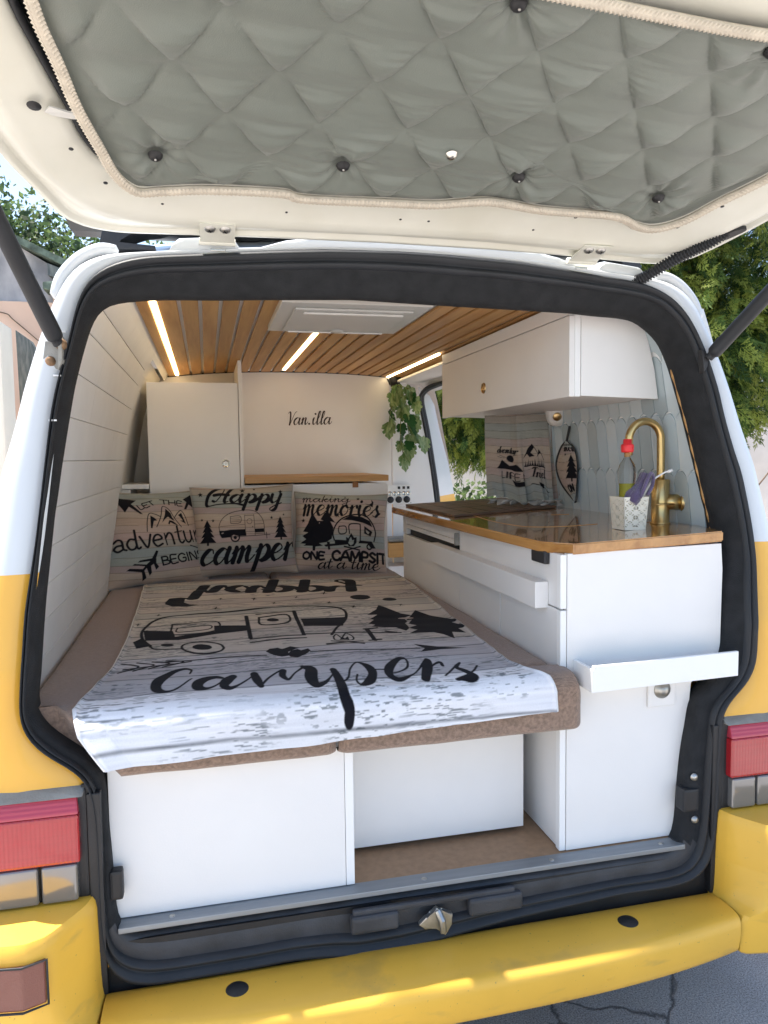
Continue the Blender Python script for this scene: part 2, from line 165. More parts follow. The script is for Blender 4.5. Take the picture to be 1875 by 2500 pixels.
def grid_mesh(name, P, parent, mats, attr=None, smooth=True, closed=False):
    """P: (ny,nx,3) array; attr: (ny,nx,3) colours"""
    ny, nx, _ = P.shape; me = bpy.data.meshes.new(name)
    idx = np.arange(ny * nx).reshape(ny, nx)
    q = np.stack([idx[:-1, :-1], idx[:-1, 1:], idx[1:, 1:], idx[1:, :-1]], -1).reshape(-1, 4)
    me.vertices.add(ny * nx); me.vertices.foreach_set('co', P.reshape(-1).astype(np.float32))
    me.loops.add(q.size); me.loops.foreach_set('vertex_index', q.reshape(-1).astype(np.int32))
    me.polygons.add(len(q)); me.polygons.foreach_set('loop_start', (np.arange(len(q)) * 4).astype(np.int32))
    me.polygons.foreach_set('use_smooth', np.full(len(q), smooth)); me.update(calc_edges=True)
    if attr is not None:
        a = me.color_attributes.new('print', 'FLOAT_COLOR', 'POINT')
        cc = np.ones((ny * nx, 4), np.float32); cc[:, :3] = attr.reshape(-1, 3); a.data.foreach_set('color', cc.reshape(-1))
    return link(name, me, parent, mats)
def copy_obj(o, parent=None, loc=None):
    c = o.copy(); C.objects.link(c)
    if parent is not None: c.parent = parent
    if loc is not None: c.location = loc
    return c
def vnoise(x, y, seed=0, oct_=3):
    """cheap value noise on numpy arrays"""
    out = np.zeros(np.broadcast(x, y).shape); amp = 1.0; tot = 0
    for o in range(oct_):
        xs = x * 2 ** o; ys = y * 2 ** o; xi = np.floor(xs); yi = np.floor(ys); fx = xs - xi; fy = ys - yi
        fx = fx * fx * (3 - 2 * fx); fy = fy * fy * (3 - 2 * fy)
        def h(a, b):
            s = np.sin(a * 127.1 + b * 311.7 + seed * 74.7 + o * 19.3) * 43758.5453; return s - np.floor(s)
        v = (h(xi, yi) * (1 - fx) + h(xi + 1, yi) * fx) * (1 - fy) + (h(xi, yi + 1) * (1 - fx) + h(xi + 1, yi + 1) * fx) * fy
        out += v * amp; tot += amp; amp *= .5
    return out / tot

# ------------------------------------------------------------------ materials
def mat(name, col, rough=.5, metal=0.0, var=0.0, vscale=(6, 6, 6), bump=0.0, bscale=60.0, spec=.5, coat=0.0, col2=None, detail=5, coord='Object', trans=0.0, ior=1.45, emis=None, estr=0, rvar=0.0, sheen=0.0, distort=0.0):
    m = bpy.data.materials.new(name); m.use_nodes = True; nt = m.node_tree; N = nt.nodes; L = nt.links; b = N['Principled BSDF']
    b.inputs['Base Color'].default_value = (*col, 1); b.inputs['Roughness'].default_value = rough; b.inputs['Metallic'].default_value = metal
    b.inputs['Specular IOR Level'].default_value = spec; b.inputs['Coat Weight'].default_value = coat; b.inputs['Coat Roughness'].default_value = .06
    b.inputs['Transmission Weight'].default_value = trans; b.inputs['IOR'].default_value = ior; b.inputs['Sheen Weight'].default_value = sheen
    if emis: b.inputs['Emission Color'].default_value = (*emis, 1); b.inputs['Emission Strength'].default_value = estr
    tc = N.new('ShaderNodeTexCoord')
    if var > 0 or col2 or rvar > 0:
        mp = N.new('ShaderNodeMapping'); mp.inputs['Scale'].default_value = vscale; L.new(tc.outputs[coord], mp.inputs[0])
        nz = N.new('ShaderNodeTexNoise'); nz.inputs['Scale'].default_value = 1; nz.inputs['Detail'].default_value = detail; nz.inputs['Distortion'].default_value = distort
        L.new(mp.outputs[0], nz.inputs['Vector'])
        rp = N.new('ShaderNodeValToRGB'); rp.color_ramp.elements[0].position = .32; rp.color_ramp.elements[1].position = .68
        c2 = col2 if col2 else tuple(c * (1 - var) for c in col)
        rp.color_ramp.elements[0].color = (*c2, 1); rp.color_ramp.elements[1].color = (*(tuple(min(1, c * (1 + var * .4)) for c in col)), 1)
        L.new(nz.outputs['Fac'], rp.inputs[0]); L.new(rp.outputs[0], b.inputs['Base Color'])
        if rvar > 0:
            mr = N.new('ShaderNodeMapRange'); mr.inputs['To Min'].default_value = max(.02, rough - rvar); mr.inputs['To Max'].default_value = rough + rvar
            L.new(nz.outputs['Fac'], mr.inputs['Value']); L.new(mr.outputs[0], b.inputs['Roughness'])
    if bump > 0:
        n2 = N.new('ShaderNodeTexNoise'); n2.inputs['Scale'].default_value = bscale; n2.inputs['Detail'].default_value = 4; L.new(tc.outputs[coord], n2.inputs['Vector'])
        bp = N.new('ShaderNodeBump'); bp.inputs['Strength'].default_value = bump; bp.inputs['Distance'].default_value = .004
        L.new(n2.outputs['Fac'], bp.inputs['Height']); L.new(bp.outputs[0], b.inputs['Normal'])
    return m
def wood_mat(name, c1, c2, axis='Y', scale=1.0, rough=.5, coat=0.0, rand=.15):
    m = bpy.data.materials.new(name); m.use_nodes = True; nt = m.node_tree; N = nt.nodes; L = nt.links; b = N['Principled BSDF']
    b.inputs['Roughness'].default_value = rough; b.inputs['Coat Weight'].default_value = coat; b.inputs['Coat Roughness'].default_value = .04
    tc = N.new('ShaderNodeTexCoord'); oi = N.new('ShaderNodeObjectInfo'); ad = N.new('ShaderNodeVectorMath'); ad.operation = 'ADD'
    cm = N.new('ShaderNodeCombineXYZ'); ml = N.new('ShaderNodeMath'); ml.operation = 'MULTIPLY'; ml.inputs[1].default_value = 13.0
    L.new(oi.outputs['Random'], ml.inputs[0]); L.new(ml.outputs[0], cm.inputs[0]); L.new(ml.outputs[0], cm.inputs[1]); L.new(tc.outputs['Object'], ad.inputs[0]); L.new(cm.outputs[0], ad.inputs[1])
    mp = N.new('ShaderNodeMapping'); s = {'X': (1.2, 22, 22), 'Y': (22, 1.2, 22), 'Z': (22, 22, 1.2)}[axis]; mp.inputs['Scale'].default_value = tuple(v * scale for v in s)
    L.new(ad.outputs[0], mp.inputs[0])
    nz = N.new('ShaderNodeTexNoise'); nz.inputs['Scale'].default_value = 1.2; nz.inputs['Detail'].default_value = 6; nz.inputs['Distortion'].default_value = .6; L.new(mp.outputs[0], nz.inputs['Vector'])
    n3 = N.new('ShaderNodeTexNoise'); n3.inputs['Scale'].default_value = 6; n3.inputs['Detail'].default_value = 3; L.new(mp.outputs[0], n3.inputs['Vector'])
    mx = N.new('ShaderNodeMath'); mx.operation = 'MULTIPLY_ADD'; mx.inputs[1].default_value = .35; L.new(n3.outputs['Fac'], mx.inputs[0]); L.new(nz.outputs['Fac'], mx.inputs[2])
    rp = N.new('ShaderNodeValToRGB'); rp.color_ramp.elements[0].position = .5; rp.color_ramp.elements[1].position = .85
    rp.color_ramp.elements[0].color = (*c2, 1); rp.color_ramp.elements[1].color = (*c1, 1); L.new(mx.outputs[0], rp.inputs[0])
    hs = N.new('ShaderNodeHueSaturation'); mr = N.new('ShaderNodeMapRange'); mr.inputs['To Min'].default_value = 1 - rand; mr.inputs['To Max'].default_value = 1 + rand
    L.new(oi.outputs['Random'], mr.inputs['Value']); L.new(mr.outputs[0], hs.inputs['Value']); L.new(rp.outputs[0], hs.inputs['Color']); L.new(hs.outputs[0], b.inputs['Base Color'])
    bp = N.new('ShaderNodeBump'); bp.inputs['Strength'].default_value = .25; bp.inputs['Distance'].default_value = .002; L.new(mx.outputs[0], bp.inputs['Height']); L.new(bp.outputs[0], b.inputs['Normal'])
    return m
def print_mat(name, rough=.9, grain=0.12, streak=None):
    """fabric whose print is stored on the mesh ('print'); fibre grain and fine wood streaks from noise"""
    m = bpy.data.materials.new(name); m.use_nodes = True; nt = m.node_tree; N = nt.nodes; L = nt.links; b = N['Principled BSDF']
    b.inputs['Roughness'].default_value = rough; b.inputs['Sheen Weight'].default_value = .03; b.inputs['Specular IOR Level'].default_value = .12
    at = N.new('ShaderNodeAttribute'); at.attribute_name = 'print'; tc = N.new('ShaderNodeTexCoord')
    nz = N.new('ShaderNodeTexNoise'); nz.inputs['Scale'].default_value = 420; nz.inputs['Detail'].default_value = 2; L.new(tc.outputs['Object'], nz.inputs['Vector'])
    mr = N.new('ShaderNodeMapRange'); mr.inputs['To Min'].default_value = 1 - grain; mr.inputs['To Max'].default_value = 1 + grain; L.new(nz.outputs['Fac'], mr.inputs['Value'])
    mx = N.new('ShaderNodeVectorMath'); mx.operation = 'MULTIPLY'; L.new(at.outputs['Color'], mx.inputs[0]); L.new(mr.outputs[0], mx.inputs[1])
    L.new(mx.outputs[0], b.inputs['Base Color'])
    bp = N.new('ShaderNodeBump'); bp.inputs['Strength'].default_value = .3; bp.inputs['Distance'].default_value = .001; L.new(nz.outputs['Fac'], bp.inputs['Height']); L.new(bp.outputs[0], b.inputs['Normal'])
    return m
def two_tone():
    m = mat('van_paint', (.66, .68, .69), .32, coat=.6, var=.03, vscale=(2, 2, 2)); nt = m.node_tree; N = nt.nodes; L = nt.links; b = N['Principled BSDF']
    tc = N.new('ShaderNodeTexCoord'); sx = N.new('ShaderNodeSeparateXYZ'); L.new(tc.outputs['Object'], sx.inputs[0])
    gt = N.new('ShaderNodeMath'); gt.operation = 'GREATER_THAN'; gt.inputs[1].default_value = 1.18; L.new(sx.outputs['Z'], gt.inputs[0])
    old = b.inputs['Base Color'].links[0].from_socket
    nz = N.new('ShaderNodeTexNoise'); nz.inputs['Scale'].default_value = 3; L.new(tc.outputs['Object'], nz.inputs['Vector'])
    mxy = N.new('ShaderNodeMix'); mxy.data_type = 'RGBA'; mxy.inputs['A'].default_value = (.86, .46, .05, 1); mxy.inputs['B'].default_value = (.80, .41, .045, 1); L.new(nz.outputs['Fac'], mxy.inputs['Factor'])
    mx = N.new('ShaderNodeMix'); mx.data_type = 'RGBA'; L.new(gt.outputs[0], mx.inputs['Factor']); L.new(mxy.outputs['Result'], mx.inputs['A']); L.new(old, mx.inputs['B'])
    L.new(mx.outputs['Result'], b.inputs['Base Color']); return m
MT = {}
MT['paint'] = two_tone()
MT['yellow'] = mat('yellow_paint', (.86, .49, .06), .46, var=.09, vscale=(5, 5, 5), coat=.18, bump=.04, bscale=240)
MT['rubber'] = mat('black_rubber', (.022, .024, .028), .55, var=.3, vscale=(9, 9, 9), bump=.12, bscale=300)
MT['carpet'] = mat('black_carpet', (.020, .021, .023), .9, var=.35, vscale=(30, 30, 30), bump=.5, bscale=500)
MT['blackplastic'] = mat('black_plastic', (.025, .025, .027), .5, var=.35, vscale=(12, 12, 12), bump=.15, bscale=260, rvar=.12)
MT['sillplastic'] = mat('dusty_dark_plastic', (.05, .052, .058), .5, var=.4, vscale=(14, 14, 14), bump=.2, bscale=320, rvar=.12)
MT['alu'] = mat('brushed_aluminium', (.30, .32, .34), .5, metal=.6, var=.12, vscale=(3, 60, 60))
MT['steel'] = mat('dull_steel', (.50, .49, .46), .38, metal=.9, var=.25, vscale=(40, 40, 40))
MT['rusty'] = mat('rusty_steel', (.33, .20, .11), .75, metal=.3, var=.6, vscale=(60, 60, 60), bump=.4, bscale=200)
MT['cream'] = mat('cream_door_paint', (.78, .78, .70), .42, var=.08, vscale=(3.5, 3.5, 3.5), col2=(.68, .67, .57), coat=.3, bump=.05, bscale=90)
MT['lam'] = mat('white_laminate', (.80, .785, .765), .42, var=.02, vscale=(8, 8, 8), bump=.06, bscale=420)
MT['lamedge'] = mat('white_edge_band', (.84, .84, .83), .4)
MT['wallplank'] = mat('painted_plank', (.74, .725, .70), .5, var=.04, vscale=(1.5, 9, 9), bump=.08, bscale=260)
MT['pine'] = wood_mat('ceiling_pine', (.58, .33, .115), (.42, .205, .06), 'Y', 1.0, .5)
MT['counter'] = wood_mat('varnished_oak', (.52, .26, .075), (.34, .145, .03), 'Y', .9, .16, coat=.9, rand=.02)
MT['oak'] = wood_mat('oak_edge', (.55, .31, .11), (.42, .22, .07), 'X', 1.0, .45, rand=.03)
MT['darkwood'] = wood_mat('dark_cover_wood', (.20, .12, .075), (.075, .045, .03), 'X', 1.0, .5, rand=.02)
MT['floorply'] = mat('brown_floor_vinyl', (.36, .22, .125), .6, var=.15, vscale=(60, 60, 60), bump=.1, bscale=300)
MT['mattress'] = mat('brown_chenille', (.30, .205, .150), .95, var=.35, vscale=(120, 900, 120), bump=.6, bscale=600, sheen=.3, detail=3)
MT['blanket'] = print_mat('printed_fleece', .95, .08)
MT['cotton'] = print_mat('printed_linen', .92, .16)
MT['quilt'] = mat('grey_satin_quilt', (.175, .195, .17), .42, var=.08, vscale=(4, 4, 4), bump=.22, bscale=700, sheen=.2, spec=.55)
MT['rope'] = mat('braided_trim', (.62, .56, .46), .8, var=.15, vscale=(50, 50, 50))
MT['glass'] = mat('tinted_glass', (.015, .02, .03), .06, spec=.8, coat=.4)
MT['gold'] = mat('brushed_gold', (.60, .43, .19), .30, metal=1.0, var=.10, vscale=(80, 80, 8))
MT['chrome'] = mat('chrome', (.7, .68, .62), .2, metal=1.0)
MT['brass'] = mat('brass', (.55, .38, .18), .3, metal=1.0)
MT['led'] = mat('led_diffuser', (.9, .8, .6), .5, emis=(1.0, .80, .46), estr=4.0)
MT['red'] = mat('red_lens', (.40, .014, .022), .2, coat=.8, spec=.6, var=.08, vscale=(3, 3, 160))
MT['redpink'] = mat('pink_lens', (.46, .04, .065), .25, coat=.8)
MT['clear'] = mat('clear_lens', (.24, .235, .23), .14, coat=1.0, var=.06, vscale=(9, 9, 9), metal=.35)
MT['refl'] = mat('brown_reflector', (.20, .065, .045), .35, coat=.4, bump=.25, bscale=500)
MT['greyplastic'] = mat('weathered_grey_plastic', (.30, .29, .26), .75, var=.35, vscale=(18, 18, 18), bump=.3, bscale=300)
MT['tileA'] = mat('pale_blue_tile', (.50, .60, .65), .22, var=.05, vscale=(6, 6, 6), coat=.4)
MT['tileB'] = mat('grey_tile', (.42, .49, .51), .22, var=.05, vscale=(6, 6, 6), coat=.4)
MT['tileC'] = mat('light_tile', (.58, .66, .69), .22, var=.05, vscale=(6, 6, 6), coat=.4)
MT['grout'] = mat('white_grout', (.82, .82, .80), .8)
MT['ink'] = mat('black_lettering', (.03, .015, .012), .5)
MT['pot'] = mat('plant_stem', (.16, .20, .05), .6)
MT['leafA'] = mat('variegated_leaf', (.06, .17, .04), .4, col2=(.36, .42, .20), vscale=(3.5, 1.6, 3.5), coat=.2, distort=1.0)
MT['leafB'] = mat('dark_leaf', (.035, .12, .03), .4, var=.4, vscale=(40, 40, 40), coat=.2)
MT['white'] = mat('white_plastic', (.78, .77, .74), .35)
MT['caddy'] = mat('cream_enamel', (.80, .77, .66), .4)
MT['redcap'] = mat('red_cap', (.72, .03, .035), .35)
MT['bottle'] = mat('clear_bottle', (.97, .98, .98), .04, trans=1.0, ior=1.2)
MT['soap'] = mat('green_soap', (.85, .80, .12), .15, trans=.6, ior=1.33)
MT['cloth'] = mat('purple_cloth', (.115, .085, .18), .95, var=.35, vscale=(60, 60, 60), bump=.8, bscale=500, sheen=.5)
MT['leather'] = mat('tan_leather', (.30, .13, .045), .6, bump=.2, bscale=300)
MT['hatch'] = mat('hatch_plastic', (.60, .60, .57), .35, var=.04)
MT['plaster'] = mat('pink_plaster', (.74, .52, .39), .9, var=.16, vscale=(1.2, 1.2, 1.2), bump=.4, bscale=30)
MT['stain'] = mat('stained_render', (.50, .48, .47), .9, col2=(.22, .22, .23), vscale=(4, 4, 2), bump=.4, bscale=30)
MT['creamwall'] = mat('cream_render', (.84, .78, .66), .9, var=.10, vscale=(2, 2, 2), bump=.3, bscale=40)
MT['whitewall'] = mat('whitewashed_wall', (.80, .73, .67), .9, var=.2, vscale=(1.5, 1.5, 1.5), bump=.8, bscale=14)
MT['mossroof'] = mat('mossy_roof', (.13, .17, .13), .9, var=.6, vscale=(12, 12, 12), bump=.8, bscale=40)
MT['timber'] = mat('weathered_timber', (.07, .085, .085), .85, col2=(.22, .23, .21), vscale=(40, 40, 7), bump=.5, bscale=80)
MT['bark'] = mat('bark', (.16, .11, .075), .9, var=.4, vscale=(20, 20, 6), bump=.8, bscale=50)
MT['fol1'] = mat('cypress_green', (.13, .21, .04), .6, var=.45, vscale=(1.5, 1.5, 1.5))
MT['fol2'] = mat('cypress_lime', (.34, .40, .075), .6, var=.35, vscale=(1.5, 1.5, 1.5))
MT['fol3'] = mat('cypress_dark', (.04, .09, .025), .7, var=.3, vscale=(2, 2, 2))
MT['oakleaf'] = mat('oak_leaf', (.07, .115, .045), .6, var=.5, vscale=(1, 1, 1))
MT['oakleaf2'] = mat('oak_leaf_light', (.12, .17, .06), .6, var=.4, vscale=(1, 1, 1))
for k_ in ('fol1', 'fol2', 'fol3', 'oakleaf', 'oakleaf2', 'leafA', 'leafB'):
    m_ = MT[k_]; nt_ = m_.node_tree; b_ = nt_.nodes['Principled BSDF']; tr_ = nt_.nodes.new('ShaderNodeBsdfTranslucent'); mx_ = nt_.nodes.new('ShaderNodeMixShader'); mx_.inputs[0].default_value = .5
    if b_.inputs['Base Color'].links: nt_.links.new(b_.inputs['Base Color'].links[0].from_socket, tr_.inputs[0])
    nt_.links.new(b_.outputs[0], mx_.inputs[1]); nt_.links.new(tr_.outputs[0], mx_.inputs[2]); nt_.links.new(mx_.outputs[0], nt_.nodes['Material Output'].inputs[0])
for k_ in ('red', 'redpink'):
    m_ = MT[k_]; nt_ = m_.node_tree; b_ = nt_.nodes['Principled BSDF']; tc_ = nt_.nodes.new('ShaderNodeTexCoord'); wv = nt_.nodes.new('ShaderNodeTexWave'); wv.bands_direction = 'X' if k_ == 'red' else 'Z'; wv.inputs['Scale'].default_value = 42 if k_ != 'clear' else 18
    bp_ = nt_.nodes.new('ShaderNodeBump'); bp_.inputs['Strength'].default_value = .22; bp_.inputs['Distance'].default_value = .003; nt_.links.new(tc_.outputs['Object'], wv.inputs['Vector']); nt_.links.new(wv.outputs['Fac'], bp_.inputs['Height']); nt_.links.new(bp_.outputs[0], b_.inputs['Normal'])
# road film and small scuffs on the yellow bumper
m_ = MT['yellow']; nt_ = m_.node_tree; b_ = nt_.nodes['Principled BSDF']; tc_ = nt_.nodes.new('ShaderNodeTexCoord')
src_ = b_.inputs['Base Color'].links[0].from_socket
for sc__, lo_, hi_, c_, k__ in (((9, 9, 30), .60, .74, (.42, .27, .08, 1), .45), ((160, 160, 160), .70, .74, (.25, .17, .07, 1), .8)):
    mp_ = nt_.nodes.new('ShaderNodeMapping'); mp_.inputs['Scale'].default_value = sc__; nz_ = nt_.nodes.new('ShaderNodeTexNoise'); nz_.inputs['Scale'].default_value = 1; nz_.inputs['Detail'].default_value = 6; rp_ = nt_.nodes.new('ShaderNodeMapRange')
    rp_.inputs['From Min'].default_value = lo_; rp_.inputs['From Max'].default_value = hi_; rp_.inputs['To Max'].default_value = k__; mx_ = nt_.nodes.new('ShaderNodeMix'); mx_.data_type = 'RGBA'; mx_.inputs['B'].default_value = c_
    nt_.links.new(tc_.outputs['Object'], mp_.inputs[0]); nt_.links.new(mp_.outputs[0], nz_.inputs['Vector']); nt_.links.new(nz_.outputs['Fac'], rp_.inputs['Value']); nt_.links.new(rp_.outputs[0], mx_.inputs['Factor']); nt_.links.new(src_, mx_.inputs['A']); src_ = mx_.outputs['Result']
nt_.links.new(src_, b_.inputs['Base Color'])
def ground_mat():
    m = bpy.data.materials.new('cracked_asphalt'); m.use_nodes = True; nt = m.node_tree; N = nt.nodes; L = nt.links; b = N['Principled BSDF']; b.inputs['Roughness'].default_value = .9
    tc = N.new('ShaderNodeTexCoord'); n1 = N.new('ShaderNodeTexNoise'); n1.inputs['Scale'].default_value = 2.2; n1.inputs['Detail'].default_value = 8; L.new(tc.outputs['Object'], n1.inputs['Vector'])
    n2 = N.new('ShaderNodeTexNoise'); n2.inputs['Scale'].default_value = 260; n2.inputs['Detail'].default_value = 3; L.new(tc.outputs['Object'], n2.inputs['Vector'])
    mxv = N.new('ShaderNodeVectorMath'); mxv.operation = 'ADD'; sc = N.new('ShaderNodeVectorMath'); sc.operation = 'SCALE'; sc.inputs['Scale'].default_value = .5
    L.new(n1.outputs['Color'], sc.inputs[0]); L.new(tc.outputs['Object'], mxv.inputs[0]); L.new(sc.outputs[0], mxv.inputs[1])
    vo = N.new('ShaderNodeTexVoronoi'); vo.feature = 'DISTANCE_TO_EDGE'; vo.inputs['Scale'].default_value = 1.7; L.new(mxv.outputs[0], vo.inputs['Vector'])
    cr_ = N.new('ShaderNodeValToRGB'); cr_.color_ramp.elements[0].position = .0; cr_.color_ramp.elements[1].position = .016; cr_.color_ramp.elements[0].color = (.25, .25, .25, 1); L.new(vo.outputs['Distance'], cr_.inputs[0])
    r1 = N.new('ShaderNodeValToRGB'); r1.color_ramp.elements[0].position = .35; r1.color_ramp.elements[1].position = .7; r1.color_ramp.elements[0].color = (.36, .325, .30, 1); r1.color_ramp.elements[1].color = (.54, .50, .46, 1); L.new(n1.outputs['Fac'], r1.inputs[0])
    r2 = N.new('ShaderNodeMapRange'); r2.inputs['From Min'].default_value = .3; r2.inputs['From Max'].default_value = .7; r2.inputs['To Min'].default_value = .45; r2.inputs['To Max'].default_value = 1.45; L.new(n2.outputs['Fac'], r2.inputs['Value'])
    a = N.new('ShaderNodeVectorMath'); a.operation = 'MULTIPLY'; L.new(r1.outputs[0], a.inputs[0]); L.new(cr_.outputs[0], a.inputs[1])
    c = N.new('ShaderNodeVectorMath'); c.operation = 'MULTIPLY'; L.new(a.outputs[0], c.inputs[0]); L.new(r2.outputs[0], c.inputs[1]); L.new(c.outputs[0], b.inputs['Base Color'])
    bp = N.new('ShaderNodeBump'); bp.inputs['Strength'].default_value = .35; bp.inputs['Distance'].default_value = .006; m2 = N.new('ShaderNodeMath'); m2.operation = 'ADD'; L.new(n2.outputs['Fac'], m2.inputs[0]); L.new(cr_.outputs[0], m2.inputs[1]); L.new(m2.outputs[0], bp.inputs['Height']); L.new(bp.outputs[0], b.inputs['Normal'])
    return m
MT['ground'] = ground_mat()

# ------------------------------------------------------------------ ground (one sheet to the horizon)
g = from_pts('ground', [(-250, -250, 0), (250, -250, 0), (250, 250, 0), (-250, 250, 0)], [(0, 1, 2, 3)], None, MT['ground']); g['kind'] = 'structure'

# ------------------------------------------------------------------ the van
van = thing('camper_van', 'white over yellow camper van with its tailgate raised over a fitted sleeping space', 'camper van', (0, 1.5, 0))
def lean(z): return max(0.0, z - 1.0) * .2
CEN = (0.0, 1.1)
def polar(poly, closed=False):
    P = np.array(poly); a = np.arctan2(P[:, 1] - CEN[1], P[:, 0] - CEN[0]); r = np.hypot(P[:, 0] - CEN[0], P[:, 1] - CEN[1])
    # densify the chain, then make a smooth r(angle)
    X = []; n = len(P)
    for i in range(n if closed else n - 1):
        for t in np.linspace(0, 1, 24, endpoint=False): X.append(P[i] * (1 - t) + P[(i + 1) % n] * t)
    X = np.array(X); a = np.arctan2(X[:, 1] - CEN[1], X[:, 0] - CEN[0]); r = np.hypot(X[:, 0] - CEN[0], X[:, 1] - CEN[1]); return a, r
NA = 360
ANG = np.linspace(-PI / 2, -PI / 2 - 2 * PI, NA, endpoint=False)  # from straight down, up the left side, over the top and back
def radial(poly, sm=2.0):
    a, r = polar(poly, True); th = np.mod(a + PI, 2 * PI); o = np.argsort(th); th = th[o]; r = r[o]
    tt = np.mod(ANG + PI, 2 * PI); R = np.interp(tt, np.r_[th[-1] - 2 * PI, th, th[0] + 2 * PI], np.r_[r[-1], r, r[0]])
    k = np.exp(-.5 * (np.arange(-4, 5) / sm) ** 2); k /= k.sum()
    R = np.convolve(np.r_[R[-4:], R, R[:4]], k, 'valid'); return R
Rseal = radial(SEAL, 1.2); Rtrim = radial(TRIM, 1.0)
OUTL = [(0, .30), (-.70, .30), (-.86, .38), (-.875, .6), (-.872, .95), (-.85, 1.11), (-.835, 1.2), (-.812, 1.36), (-.79, 1.44), (-.770, 1.53), (-.748, 1.61), (-.728, 1.67), (-.702, 1.735), (-.675, 1.770), (-.63, 1.792), (-.55, 1.800), (-.4, 1.815), (-.2, 1.831), (0, 1.838)]
OUTB = OUTL + [(-x, z) for x, z in OUTL[-2:0:-1]]
Rout = radial(OUTB, 1.0)
def loop(R, dy, grow=0.0, y=None):
    L = []
    for a, r in zip(ANG, R):
        x = CEN[0] + (r + grow) * math.cos(a); z = CEN[1] + (r + grow) * math.sin(a)
        L.append((x, (lean(z) if y is None else 0) + dy + (y or 0), z))
    return L
DOOR = (1.46, 2.46)
def skip_door(c): return c.x > .5 and .42 < c.z < 1.745 and DOOR[0] < c.y < DOOR[1]
def skip_floor(c): return c.z < .31
loops = [loop(Rseal, .012, -.01), loop(Rseal, -.004, .002), loop(Rseal * .5 + Rout * .5, -.011), loop(Rseal * .15 + Rout * .85, -.006), loop(Rout, .006, -.001), loop(Rout, .03, 0.0), loop(Rout, .10, .010)]
flat = lambda dy, g_: [(p[0], dy, p[2]) for p in loop(Rout, 0, g_)]
loops += [flat(.30, .016)]
roofy = lambda dy, g_, rz: [(p[0], dy, p[2] + (rz if p[2] > 9 else rz * max(0, (p[2] - 1.3) / .3))) for p in loop(Rout, 0, g_)]
loops += [roofy(.50, .020, .045), roofy(.62, .024, .068), roofy(1.0, .03, .080)] + [roofy(y, .035, .083) for y in (DOOR[0], 1.8, DOOR[1], 2.6, 3.2)] + [roofy(3.5, .02, .05), roofy(3.9, -.10, -.02)]
body = loft('body', loops, van, MT['paint'], closed=True, smooth=True, skip=lambda c: skip_door(c) or (c.z < .455 and abs(c.x) < .672 and c.y < .2) or (c.z < .402 and abs(c.x) < .70 and c.y < .2))
# gutter bulges and the stepped roof lip above the opening
def lip(x0, x1, zt, name='roof_lip', n=14):
    bm = bmesh.new(); top = []; 
    A = []; B = []; Cc = []; D = []
    for i in range(n + 1):
        x = x0 + (x1 - x0) * i / n; zb = 1.838 - .035 * (abs(x) / .6) ** 2.2 - .012
        t = min(1, min(i, n - i) / 1.5); zt_ = zb + .004 + (zt) * t
        for lst, y, z in ((A, .158, zb), (B, .156, zt_ - .004), (Cc, .164, zt_), (D, .22, zt_ + .008)): lst.append((x, y, z))
    return loft(name, [A, B, Cc, D], van, MT['paint'], smooth=True)
lip(-.50, -.36, .022); lip(-.318, .408, .020); lip(.452, .575, .020)
for s in (-1, 1):
    P = catmull([(s * .598, .172, 1.800), (s * .632, .170, 1.803), (s * .672, .166, 1.782), (s * .704, .160, 1.742), (s * .716, .156, 1.70)], 5)
    bm = bmesh.new(); add_tube(bm, P, [.004] + [.013] * (len(P) - 2) + [.004], 8); bm_obj('rain_gutter', bm, van, MT['paint'])
# rubber seal (two ridges) and the carpeted trim inside it
def mixloop(t, dy):
    return [(x, y - .034 * max(0, min(1, (.98 - z) / .10)) * (max(0, t - .42) / .58), z) for x, y, z in loop(Rseal * (1 - t) + Rtrim * t, dy)]
loft('rubber_seal', [mixloop(-.02, .004), mixloop(.0, -.010), mixloop(.07, -.020), mixloop(.14, -.019), mixloop(.20, -.006), mixloop(.25, -.004), mixloop(.30, -.014), mixloop(.37, -.014), mixloop(.43, .004)], van, MT['rubber'], closed=True)
loft('opening_trim', [mixloop(.42, .002), mixloop(.6, .012), mixloop(.85, .030), mixloop(.97, .045), mixloop(1.0, .055), mixloop(.985, .075), mixloop(.9, .09)], van, [MT['carpet'], MT['sillplastic']], closed=True)
trim = C.objects['opening_trim']
for f in trim.data.polygons: f.material_index = 1 if f.center.z < .50 else 0
# ply edge that shows along the right pillar
P = [(x, lean(z) + .074, z) for x, z in TRIM if x > .60 and 1.14 < z < 1.60]
bm = bmesh.new(); add_tube(bm, catmull([(x + .002, y, z) for x, y, z in P], 4), [.0030 + .0016 * math.sin(i * 1.7) for i in range((len(P) - 1) * 4 + 1)], 6); bm_obj('plywood_edge', bm, van, MT['oak'])
# sill
box('sill_strip', (-.628, -.002, .489), (.592, .036, .5005), van, MT['alu'], .002)
for x in (-.53, -.02, .27, .54): lathe('strip_screw', [(.0, .0022), (.005, .0015), (.006, 0)], (x, .014, .5006), van, MT['steel'])
sp = trim
box('shadow_gap_panel', (-.662, .004, .27), (.662, .03, .47), van, MT['blackplastic'])  # black panel stands in for the shadow gap between seal and bumper
